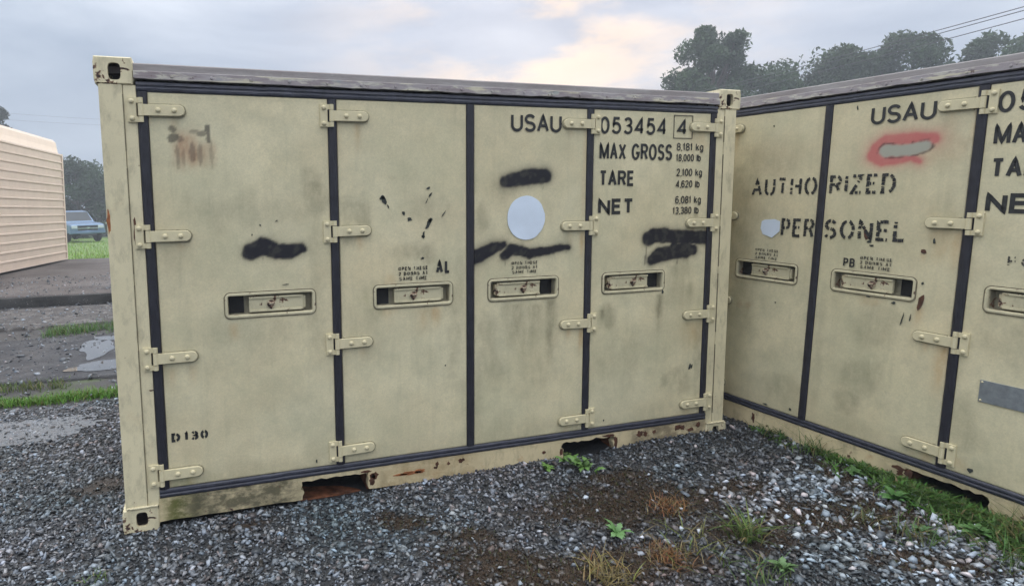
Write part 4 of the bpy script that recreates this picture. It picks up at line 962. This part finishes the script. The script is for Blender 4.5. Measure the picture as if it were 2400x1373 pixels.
tuft('grass_tuft', 'tall dry-tipped tuft against the right container by its fork pocket', 'grass tuft', (3.80, -1.52), 120, .17, .05, (.12, .15, .04), .3, .0022, GTU)
tuft('grass_tuft', 'arching green tuft leaning on the right container sill', 'grass tuft', (3.78, -.48), 60, .15, .04, (.08, .14, .04), .15, .0022, GTU)
tuft('grass_tuft', 'bushy dark green tuft where the right container sill meets gravel', 'grass tuft', (3.79, -.17), 110, .075, .05, (.055, .11, .03), .08, .003, GTU)

def leaf_mesh(L=1.0, w=.16, lobes=0, seed=0):
    r = random.Random(seed); mb = MB(); n = 7; vs = []
    for k in range(n + 1):
        t = k / n; ww = w * math.sin(pi * min(1, t * .96 + .04)) ** .7 * (1 + (lobes * (.35 if k % 2 else -.25))); z = .28 * math.sin(pi * t * .75) - .14 * t * t
        vs += [(t * L, -ww, z - .03), (t * L, 0, z), (t * L, ww, z - .03)]
    fs = []
    for k in range(n):
        a = k * 3; fs += [(a, a + 3, a + 4, a + 1), (a + 1, a + 4, a + 5, a + 2)]
    mb.add(vs, fs); return mb
def weed(label, c, n, L, col, w=.16, lobes=0, seed=0, along=None, group='leafy weeds in the gravel'):
    r = random.Random(seed); T = empty('weed', loc=(c[0], c[1], float(ground_z(c[0], c[1])))); tag(T, label, 'weed', group)
    mat = m_plain('weed_leaf', col, .5, var=.3, scale=40); mes = [leaf_mesh(1, w, lobes, k).mesh('leaf', mat, True) for k in range(2)]
    st = MB(); st.tube([(0, 0, -.02), (0, 0, .012)], .004, 6); st.build('stem', mat, T)
    for k in range(n):
        o = link('leaf', mes[k % 2], None, T); s = L * r.uniform(.6, 1.15); o.scale = (s, s, s)
        o.rotation_euler = (r.gauss(0, .2), r.uniform(-.75, -.05), 2 * pi * k / n + r.gauss(0, .3)); f = r.uniform(0, 1)
        o.location = (along[0] * f, along[1] * f, .01 + .02 * f) if along else (0, 0, .008)
    return T
weed('sprawling bright green leafy weed in the gravel under the right fork pocket', (2.43, -.27), 26, .075, (.10, .20, .05), .17, 1, 3, (-.13, .16))
weed('small green seedling left of the sprawling weed', (2.20, -.13), 8, .05, (.10, .20, .04), .2, 1, 5)
weed('dandelion-like rosette on dark soil near the bottom edge', (2.15, -.84), 15, .075, (.10, .21, .07), .19, 1, 7)
weed('grey-green seedling growing inside the right fork pocket of the near container', (2.42, .02), 7, .05, (.11, .17, .05), .2, 1, 8)
weed('broad-leaved weed at the edge of the grass strip, nearest the pale stones', (3.42, -1.30), 14, .06, (.07, .15, .06), .22, 0, 9)
weed('broad-leaved weed on the grass strip below the right container fork pocket', (3.62, -1.05), 18, .07, (.06, .15, .04), .24, 0, 10)
weed('clump of clover-like leaves in the middle of the grass strip', (3.70, -.78), 22, .055, (.06, .13, .04), .28, 0, 12)
weed('leafy weed at the lower right end of the grass strip', (3.66, -1.38), 20, .075, (.07, .16, .045), .22, 0, 14)
weed('low weed by the bottom edge among pale stones', (2.62, -1.30), 14, .06, (.09, .17, .06), .2, 1, 16)

# ------------------------------------------------------------------ old pads, puddles behind on the left
def pad(name, x0, x1, y0, y1, top, thick, mat, seed, edge=.08, st=.09, rough=.006):
    xs = np.arange(x0, x1 + st / 2, st); ys = np.linspace(y0, y1, max(3, int((y1 - y0) / st))); X, Y = np.meshgrid(xs, ys)
    wn_ = (fbm(X * 1.6, Y * 0 + seed, seed, 5) - .5) * edge * 2
    tt = (Y - y0) / (y1 - y0); Y = Y + wn_ * (1 - tt) + (fbm(X * 1.4, Y * 0, seed + 9, 5) - .5) * edge * 2 * tt
    Z = top(X, Y) + (fbm(X * 4, Y * 4, seed + 3) - .5) * rough * 2
    ny_, nx_ = X.shape; I = np.arange(nx_ * ny_).reshape(ny_, nx_); F = np.stack([I[:-1, :-1], I[:-1, 1:], I[1:, 1:], I[1:, :-1]], -1).reshape(-1, 4)
    V = np.stack([X, Y, Z], -1).reshape(-1, 3)
    b = np.concatenate([I[0, :], I[1:, -1], I[-1, -2::-1], I[-2:0:-1, 0]]); lo = V[b].copy(); lo[:, 2] -= thick; k0 = len(V); kk = len(b); j = np.arange(kk)
    V = np.vstack([V, lo]); F = np.vstack([F, np.stack([b[j], k0 + j, k0 + (j + 1) % kk, b[(j + 1) % kk]], 1)])
    o = link(name, np_mesh(name, V, F, None, mat)); tag(o, kind='structure'); return o
def m_pad(name, c1, c2, c3, wet, seed, sc=2.0, sp=.5):
    s = NT(name); L = (seed, seed * 2, 0)
    c = s.mix(s.ramp(s.noise(sc, 6, .65, loc=L), .35, .65), c1, c2); c = s.mix(s.ramp(s.noise(sc * 4, 6, .7, loc=L), .52, .66, 0, .8), c, c3)
    c = s.mix(s.ramp(s.noise(90, 3, .7, loc=L), .3, .75, 0, .35), c, tuple(v * .4 for v in c1))
    c = s.mix(s.ramp(s.noise(55, 2, .6, loc=L), .66, .72, 0, .6), c, (.34, .33, .32))
    nb = s.bump(s.noise(45, 5, .7, loc=L), .6, .01); r = s.ramp(s.noise(sc * .8, 4, .6, loc=(2, seed, 5)), .38, .62, wet[0], wet[1])
    return s.done(c, r, nb, spec=sp)
gz = lambda dz: (lambda x, y: np.interp(y, [-60, 2.0, 9.3, 19, 45], [0, 0, -.20, -.22, -.92]) + dz)
pad('wet_pad', -8, 1.5, 3.16, 5.55, gz(.022), .08, rough=.0025, edge=.08, seed=5, mat= m_pad('wet_asphalt', (.026, .027, .033), (.042, .043, .049), (.017, .017, .021), (.35, .7), 3, 3.0, .3))
pad('old_concrete_pad', -9, 2.0, 6.5, 8.65, gz(.035), .10, m_pad('stained_concrete', (.048, .044, .044), (.085, .077, .075), (.26, .245, .235), (.55, .85), 7, 1.6, .3), 11, .10)
pad('raised_concrete_pad', -16, 6.0, 9.25, 18.6, lambda x, y: np.interp(y, [9, 19], [-.02, -.13]), .22, m_pad('brown_concrete', (.070, .059, .057), (.15, .131, .124), (.038, .033, .033), (.6, .9), 11, .8, .3), 17, .06, .14)
s = NT('standing_water'); M['water'] = s.done(s.mix(s.ramp(s.noise(6, 3), .4, .6), (.07, .07, .072), (.09, .088, .088)), .03, s.bump(s.noise(9, 2, .5), .02, .01), spec=1.0)
def puddle(label_name, c, a, z, seed, n=46):
    l = []
    for k in range(n):
        t = 2 * pi * k / n; q = 1 + .22 * math.sin(2 * t + seed) + .14 * math.sin(3 * t + 2 * seed) + .08 * math.sin(5 * t + seed * 3) + .05 * math.sin(9 * t + seed)
        l.append((c[0] + a[0] * q * math.cos(t), c[1] + a[1] * q * math.sin(t)))
    V = [(p[0], p[1], float(z(np.array(p[0]), np.array(p[1])))) for p in l] + [(c[0], c[1], float(z(np.array(c[0]), np.array(c[1]))))]
    mb = MB(); mb.add(V, [(k, (k + 1) % n, n) for k in range(n)]); o = mb.build(label_name, M['water']); tag(o, kind='structure'); return o
M['ledge'] = m_pad('black_stained_edge', (.006, .006, .007), (.011, .010, .011), (.03, .027, .024), (.7, .95), 4, 3.0)  # near-black strip along the front face of the raised pad
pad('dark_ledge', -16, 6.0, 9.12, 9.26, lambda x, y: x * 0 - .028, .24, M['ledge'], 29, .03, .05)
puddle('puddle', (-.78, 4.62), (.17, .55), gz(.0265), 3); puddle('puddle', (-.62, 5.2), (.24, .22), gz(.0265), 9); puddle('puddle', (-.62, 3.62), (.30, .20), gz(.0265), 5)
M['silt'] = m_pad('wet_silt', (.14, .15, .165), (.17, .18, .20), (.09, .09, .10), (.14, .36), 5, 2.5)
def silt(c, a, seed):
    n = 60; l = []
    xs = np.linspace(-1.25, 1.25, 40); X, Y = np.meshgrid(xs, xs); r = np.hypot(X, Y) + (fbm(X * 2 + seed, Y * 2, seed) - .5) * .8
    P = np.stack([c[0] + X * a[0], c[1] + Y * a[1]], -1); Z = ground_z(P[..., 0], P[..., 1]) + .007
    I = np.arange(1600).reshape(40, 40); F = np.stack([I[:-1, :-1], I[:-1, 1:], I[1:, 1:], I[1:, :-1]], -1).reshape(-1, 4)
    F = F[(r.ravel()[F] < 1.0).all(1)]; o = link('silt_patch', np_mesh('silt_patch', np.concatenate([P, Z[..., None]], -1).reshape(-1, 3), F, None, M['silt'])); tag(o, kind='structure')
silt((-.95, 1.72), (.62, .30), 3)

# ------------------------------------------------------------------ tan metal building, left
bd = Vector((.59, 4.34, -.141)); bl = 7.0
P1_ = Vector((-3.54, 18.08, -.075)); dirb = bd.normalized()
side = Vector((-dirb.y, dirb.x, 0)).normalized(); upb = Vector((0, 0, 1))
T = empty('metal_building', Matrix([[-dirb.x, side.x, 0, P1_.x], [-dirb.y, side.y, 0, P1_.y], [-dirb.z, 0, 1, P1_.z], [0, 0, 0, 1]]))
tag(T, 'pinkish tan metal shed with horizontal ribbed siding at the left edge', 'shed')
M['siding'] = m_plain('tan_siding', (.66, .53, .43), .45, var=.06, scale=3, spec=.4)
M['siding_trim'] = m_plain('tan_trim', (.70, .57, .47), .45, var=.05, scale=3)
ph = .218
for k in range(14):
    mb = MB(); z0 = .04 + k * ph; prof = [(0, 0), (0, ph - .075), (.0, ph - .072), (-.022, ph - .055), (-.022, ph - .02), (0, ph - .003)]
    vs = [(x, y, z0 + z) for x in (0.0, bl) for y, z in prof]; q = len(prof); mb.add(vs, [(i, i + 1, q + i + 1, q + i) for i in range(q - 1)])
    mb.build('siding_panel', M['siding'], T)
mb = MB(); zt_ = .04 + 14 * ph
mb.add([(x, y, z) for x in (.28, bl) for y, z in [(.0, zt_ - .001), (.03, zt_ + .14), (.05, zt_ + .30), (.13, zt_ + .38), (.4, zt_ + .46), (2.6, zt_ + .95)]], [(i, i + 1, 7 + i, 6 + i) for i in range(5)]); mb.build('eave_panel', M['siding_trim'], T)
mb = MB(); mb.box(-.012, .07, -.026, .05, .02, zt_); mb.build('corner_trim', M['siding_trim'], T)
mb = MB(); mb.box(0, bl, -.03, .0, .0, .035); mb.build('base_trim', M['siding_trim'], T)
mb = MB(); mb.box(.0, .03, .0505, 5.0, .02, zt_ - .01); mb.build('end_wall', M['siding'], T)
mb = MB(); mb.box(.05, bl, .06, 5.0, 0, zt_ - .05); mb.build('inner_wall', M['siding'], T)

# ------------------------------------------------------------------ pickup truck
def truck():
    fwd_yaw = math.radians(9.4 + 20)                                  # nose to the camera, its left flank just showing
    c = Vector((-6.75, 42.3, float(ground_z(-6.75, 42.3)) - .01))
    T = empty('pickup_truck', Matrix.Translation(c) @ Matrix.Rotation(math.radians(-90) + fwd_yaw, 4, 'Z') @ Matrix.Scale(1.10, 4))   # local +x = nose
    tag(T, 'silver-blue pickup truck parked nose-on by the trees beyond the shed', 'truck')
    paint = m_plain('silver_blue_paint', (.15, .23, .36), .28, metal=.35, var=.03, scale=2, spec=.6)
    glass = m_plain('dark_glass', (.02, .03, .04), .15, var=.1, spec=.4); chrome = m_plain('chrome', (.55, .6, .66), .2, metal=.9, var=.1)
    dk = m_plain('black_plastic', (.025, .026, .03), .6, var=.2); tyre = m_plain('tyre', (.02, .02, .022), .85, var=.2); lamp = m_plain('headlamp', (.62, .68, .74), .12, var=.1, spec=.7)
    def sect(x, hw, z0, z1, rr, zs=.0):
        return [(x, -hw, z0), (x, -hw * 1.0, z1 - rr), (x, -hw + rr * .5, z1 - rr * .25), (x, -hw + rr * 1.6, z1), (x, hw - rr * 1.6, z1), (x, hw - rr * .5, z1 - rr * .25), (x, hw, z1 - rr), (x, hw, z0)]
    mb = MB(); mb.loft([sect(0.0, .92, .60, 1.02, .10), sect(-.06, .97, .58, 1.10, .10), sect(-.5, .99, .56, 1.15, .10), sect(-1.25, 1.0, .56, 1.19, .10), sect(-1.5, 1.0, .50, 1.20, .08), sect(-3.4, 1.0, .50, 1.20, .08)], True, True); mb.build('body', paint, T)
    mb = MB(); mb.loft([sect(-1.2, .84, 1.18, 1.2, .02), sect(-1.85, .74, 1.18, 1.82, .10), sect(-2.3, .74, 1.18, 1.87, .10), sect(-3.1, .73, 1.18, 1.85, .10), sect(-3.4, .78, 1.18, 1.25, .02)], True, True); mb.build('cab', paint, T)
    mb = MB(); mb.add([(-1.28, -.74, 1.235), (-1.28, .74, 1.235), (-1.80, .66, 1.77), (-1.80, -.66, 1.77)], [(0, 1, 2, 3)]); me = mb.build('windshield', glass, T); me.location = (.025, 0, .02)
    for s in (-1, 1):
        mb = MB(); mb.add([(-1.55, s * .845, 1.24), (-2.35, s * .83, 1.24), (-2.35, s * .762, 1.76), (-1.92, s * .762, 1.76)], [(0, 1, 2, 3)]); mb.build('side_window', glass, T)
        mb = MB(); mb.add([(-2.42, s * .83, 1.24), (-3.15, s * .82, 1.24), (-3.02, s * .758, 1.76), (-2.42, s * .762, 1.76)], [(0, 1, 2, 3)]); mb.build('side_window', glass, T)
        mb = MB(); mb.box(-1.72, -1.60, s * 1.17 - .10, s * 1.17 + .10, 1.20, 1.42, .03); mo = mb.build('wing_mirror', dk, T)
        mb = MB(); a, b = sorted((s * .58, s * .90)); mb.box(-.10, .012, a, b, .84, 1.02, .02); mb.build('headlight', lamp, T)
        for xw in (-.95, -4.45):
            mb = MB(); mb.tube([(xw, s * .74, .40), (xw, s * .77, .40), (xw, s * .97, .40), (xw, s * 1.0, .40)], [.36, .40, .40, .36], 20); w = mb.build('wheel', tyre, T)
            mb = MB(); mb.tube([(xw, s * .95, .40), (xw, s * 1.006, .40)], .235, 14); mb.build('rim', chrome, w)
    mb = MB(); mb.box(-.05, .02, -.56, .56, .72, 1.0, .02); g = mb.build('grille', dk, T)
    mb = MB(); mb.box(.015, .035, -.56, .56, .82, .87, .005); mb.add([(.04, -.16, .86), (.04, 0, .80), (.04, .16, .86), (.04, 0, .93)], [(0, 1, 2, 3)]); mb.build('grille_bar', chrome, g)
    mb = MB(); mb.loft([[(x + (.0 if abs(y) < .7 else -.12), y, z) for x, z in ((.10, .52), (.13, .57), (.12, .68), (.04, .73), (-.1, .72), (-.1, .52))] for y in (-.98, -.72, 0, .72, .98)], True, True); mb.build('front_bumper', paint, T)
    mb = MB(); mb.box(-.2, .06, -.45, .45, .40, .53, .02); mb.build('air_dam', dk, T)
    mb = MB(); mb.box(-5.6, -3.42, -.99, -.90, .55, 1.22, .02); mb.box(-5.6, -3.42, .90, .99, .55, 1.22, .02); mb.box(-5.6, -5.52, -.90, .90, .55, 1.22, .02); mb.box(-5.6, -3.42, -.9, .9, .55, .65); mb.build('cargo_bed', paint, T)
    mb = MB(); mb.box(-5.5, -.3, -.45, .45, .38, .52); mb.build('chassis', dk, T)
truck()

# ------------------------------------------------------------------ trees
M['leaf'] = m_tint('foliage', .6, .2, 3, 0, spec=.3, trans=.3); M['bark'] = m_plain('bark', (.10, .08, .065), .85, var=.4, scale=8, bump=.5)
def tree(label, base, h, rx, n_cl, leaves, ls, col, seed, crown0=.28, shape='round', lean=(0, 0), sparse=1.0, clr=.30):
    r = random.Random(seed); g = np.random.default_rng(seed); bx, by = base; bz = float(ground_z(bx, by)) - .1
    T = empty('pine_tree' if shape == 'cone' else 'tree', loc=(bx, by, bz)); tag(T, label, 'tree', 'trees behind the containers')
    tr = MB(); n = 8; pts = [(lean[0] * h * (k / n) ** 1.5 + r.gauss(0, .02) * h * .2 * (k > 0), lean[1] * h * (k / n) ** 1.5 + r.gauss(0, .02) * h * .2 * (k > 0), h * .9 * k / n) for k in range(n + 1)]
    tr.tube(pts, [h * .022 * (1 - .85 * k / n) + .02 for k in range(n + 1)], 8)
    cl = []
    for k in range(n_cl):
        t = r.random() ** .8; zc = crown0 + (1 - crown0) * t
        if shape == 'cone': env = (1 - t) * 1.0 + .05
        elif shape == 'airy': env = max(.25, math.sin(pi * (.15 + .8 * t)) ** .6)
        else: env = max(.2, math.sin(pi * (.12 + .80 * t)) ** .55)
        a = r.uniform(0, 2 * pi); rr = rx * env * r.uniform(.25, 1.0) ** .55
        tk = min(n, int(zc * .8 * n)); q = Vector(pts[tk]); e = Vector((q.x + rr * math.cos(a), q.y + rr * math.sin(a), h * zc * .97))
        cl.append((e, r.uniform(.7, 1.25)))
        if k % 2 == 0 or shape == 'airy':
            m_ = (q + e) / 2 + Vector((0, 0, -.03 * h)); tr.tube([q, m_, e], [h * .008 + .02, h * .005 + .015, .012], 5)
    tr.build('trunk', M['bark'], T)
    per = np.maximum(4, (g.dirichlet(np.ones(n_cl) * 6) * leaves).astype(int)); P = []; C = []
    for (e, s), m_ in zip(cl, per):
        d = g.normal(0, 1, (m_, 3)); d /= np.linalg.norm(d, axis=1)[:, None]; d *= (g.random(m_) ** .45)[:, None]
        R_ = rx * clr * s; P.append(np.array(e[:]) + d * np.array([R_, R_, R_ * .75]))
        C.append(np.array(col) * r.uniform(.75, 1.3) * (1 + g.normal(0, .16, (m_, 1))))
    P = np.vstack(P); C = np.clip(np.vstack(C), .008, .5); m_ = len(P)
    a = g.normal(0, 1, (m_, 3)); a /= np.linalg.norm(a, axis=1)[:, None]; b = np.cross(a, g.normal(0, 1, (m_, 3))); b /= np.linalg.norm(b, axis=1)[:, None]
    sz = ls * g.uniform(.55, 1.35, m_)[:, None]
    V = np.stack([P - a * sz, P + b * sz * .45, P + a * sz, P - b * sz * .45], 1).reshape(-1, 3)
    F = np.arange(m_ * 4).reshape(-1, 4)
    link('crown', np_mesh('crown', V, F, np.repeat(C, 4, 0), M['leaf']), None, T)
def polar(az, d): return (.436 + d * math.sin(math.radians(az)), -3.15 + d * math.cos(math.radians(az)))
DG = (.046, .078, .034)
tree('tall open-crowned tree rising above the corner between the containers', polar(42.9, 47), 13.3, 3.0, 62, 24000, .16, DG, 3, .10, 'airy', clr=.30)
tree('lower rounded tree to the right of the tall open-crowned one', polar(46.6, 50), 10.8, 3.0, 50, 20000, .16, DG, 5, .15, clr=.36)
tree('dense dome-shaped tree in the middle of the row', polar(51.2, 52), 11.7, 2.9, 52, 20000, .16, (.042, .068, .030), 7, .12, clr=.36)
tree('twin-topped tree, left half, under the power lines', polar(54.0, 54), 11.6, 2.0, 32, 12000, .17, DG, 9, .12, clr=.42)
tree('tallest of the twin-topped pair, right half, under the power lines', polar(55.6, 54), 12.6, 2.4, 40, 15000, .17, DG, 11, .12, clr=.40)
tree('small pointed tree standing alone over the right container roof', polar(58.6, 56), 11.7, 1.8, 28, 9000, .17, DG, 13, .15, clr=.40)
tree('rounded tree at the right edge over the container roof', polar(60.6, 56), 12.4, 2.8, 40, 14000, .17, DG, 15, .15, clr=.38)
tree('low bushy tree filling the gap before the twin-topped pair', polar(49.0, 60), 9.4, 3.2, 46, 15000, .18, DG, 17, .1, clr=.38)
tree('low bushy tree filling the gap beside the small pointed tree', polar(57.3, 60), 9.7, 2.8, 38, 12000, .18, DG, 19, .1, clr=.38)
tree('low dark tree half hidden behind the near container corner', polar(44.8, 58), 10.6, 4.2, 54, 18000, .18, DG, 21, .1, clr=.4)
tree('dense dark green tree behind the pickup truck', polar(-9.6, 60), 6.3, 2.9, 70, 26000, .15, (.036, .064, .030), 23, .02, clr=.34)
tree('smaller tree beside the dense one behind the truck', polar(-6.7, 64), 5.4, 2.4, 44, 14000, .16, (.038, .066, .032), 25, .02, clr=.36)
tree('dark pine with drooping boughs peeking over the shed roof', polar(-15.7, 62), 11.9, 2.6, 46, 9000, .17, (.03, .042, .028), 27, .35, 'airy', clr=.22)
tree('distant dark tree behind the shed roofline', polar(-12.5, 90), 7.0, 3.0, 36, 8000, .22, (.032, .05, .03), 29, .05, clr=.36)

# ------------------------------------------------------------------ overhead wires
M['wire'] = m_plain('wire', (.09, .09, .10), .6, var=.1)
def wire(label, p, q, sag, rad, group):
    mb = MB(); n = 40; P, Q = Vector(p), Vector(q)
    mb.tube([P.lerp(Q, k / n) - Vector((0, 0, sag * 4 * (k / n) * (1 - k / n))) for k in range(n + 1)], rad, 5)
    tag(mb.build('power_line', M['wire']), label, 'wire', group)
def dirp(az, el, d): return (.436 + d * math.sin(math.radians(az)), -3.15 + d * math.cos(math.radians(az)), 1.5685 + d * math.tan(math.radians(el)))
gw_ = 'power lines above the trees'
wire('uppermost of the three power lines over the right-hand trees', dirp(66.0, 12.35, 30), dirp(40.5, 8.05, 44), .12, .016, gw_)
wire('middle of the three power lines over the right-hand trees', dirp(66.0, 12.15, 30), dirp(40.5, 7.85, 44), .14, .016, gw_)
wire('lowest of the three power lines over the right-hand trees', dirp(66.0, 11.65, 30), dirp(40.5, 7.40, 44), .14, .016, gw_)
wire('upper of the two faint wires above the shed', dirp(-20, 7.0, 60), dirp(0, 6.6, 60), .25, .006, gw_)
wire('lower of the two faint wires above the shed', dirp(-20, 6.5, 60), dirp(0, 6.2, 60), .25, .006, gw_)

# ------------------------------------------------------------------ morning haze
hz = MB(); hz.box(-245, 245, -245, 245, -4.2, 21.0)
hm = bpy.data.materials.new('haze'); hm.use_nodes = True; ht = hm.node_tree; ht.nodes.clear()
ho = ht.nodes.new('ShaderNodeOutputMaterial'); pv = ht.nodes.new('ShaderNodeVolumePrincipled')
pv.inputs['Color'].default_value = (0.82, 0.90, 1.0, 1); pv.inputs['Density'].default_value = 0.0038; pv.inputs['Anisotropy'].default_value = 0.3
ht.links.new(pv.outputs[0], ho.inputs['Volume'])
hob = hz.build('haze', hm); tag(hob, 'thin pale morning haze over the yard', 'haze', kind='stuff')
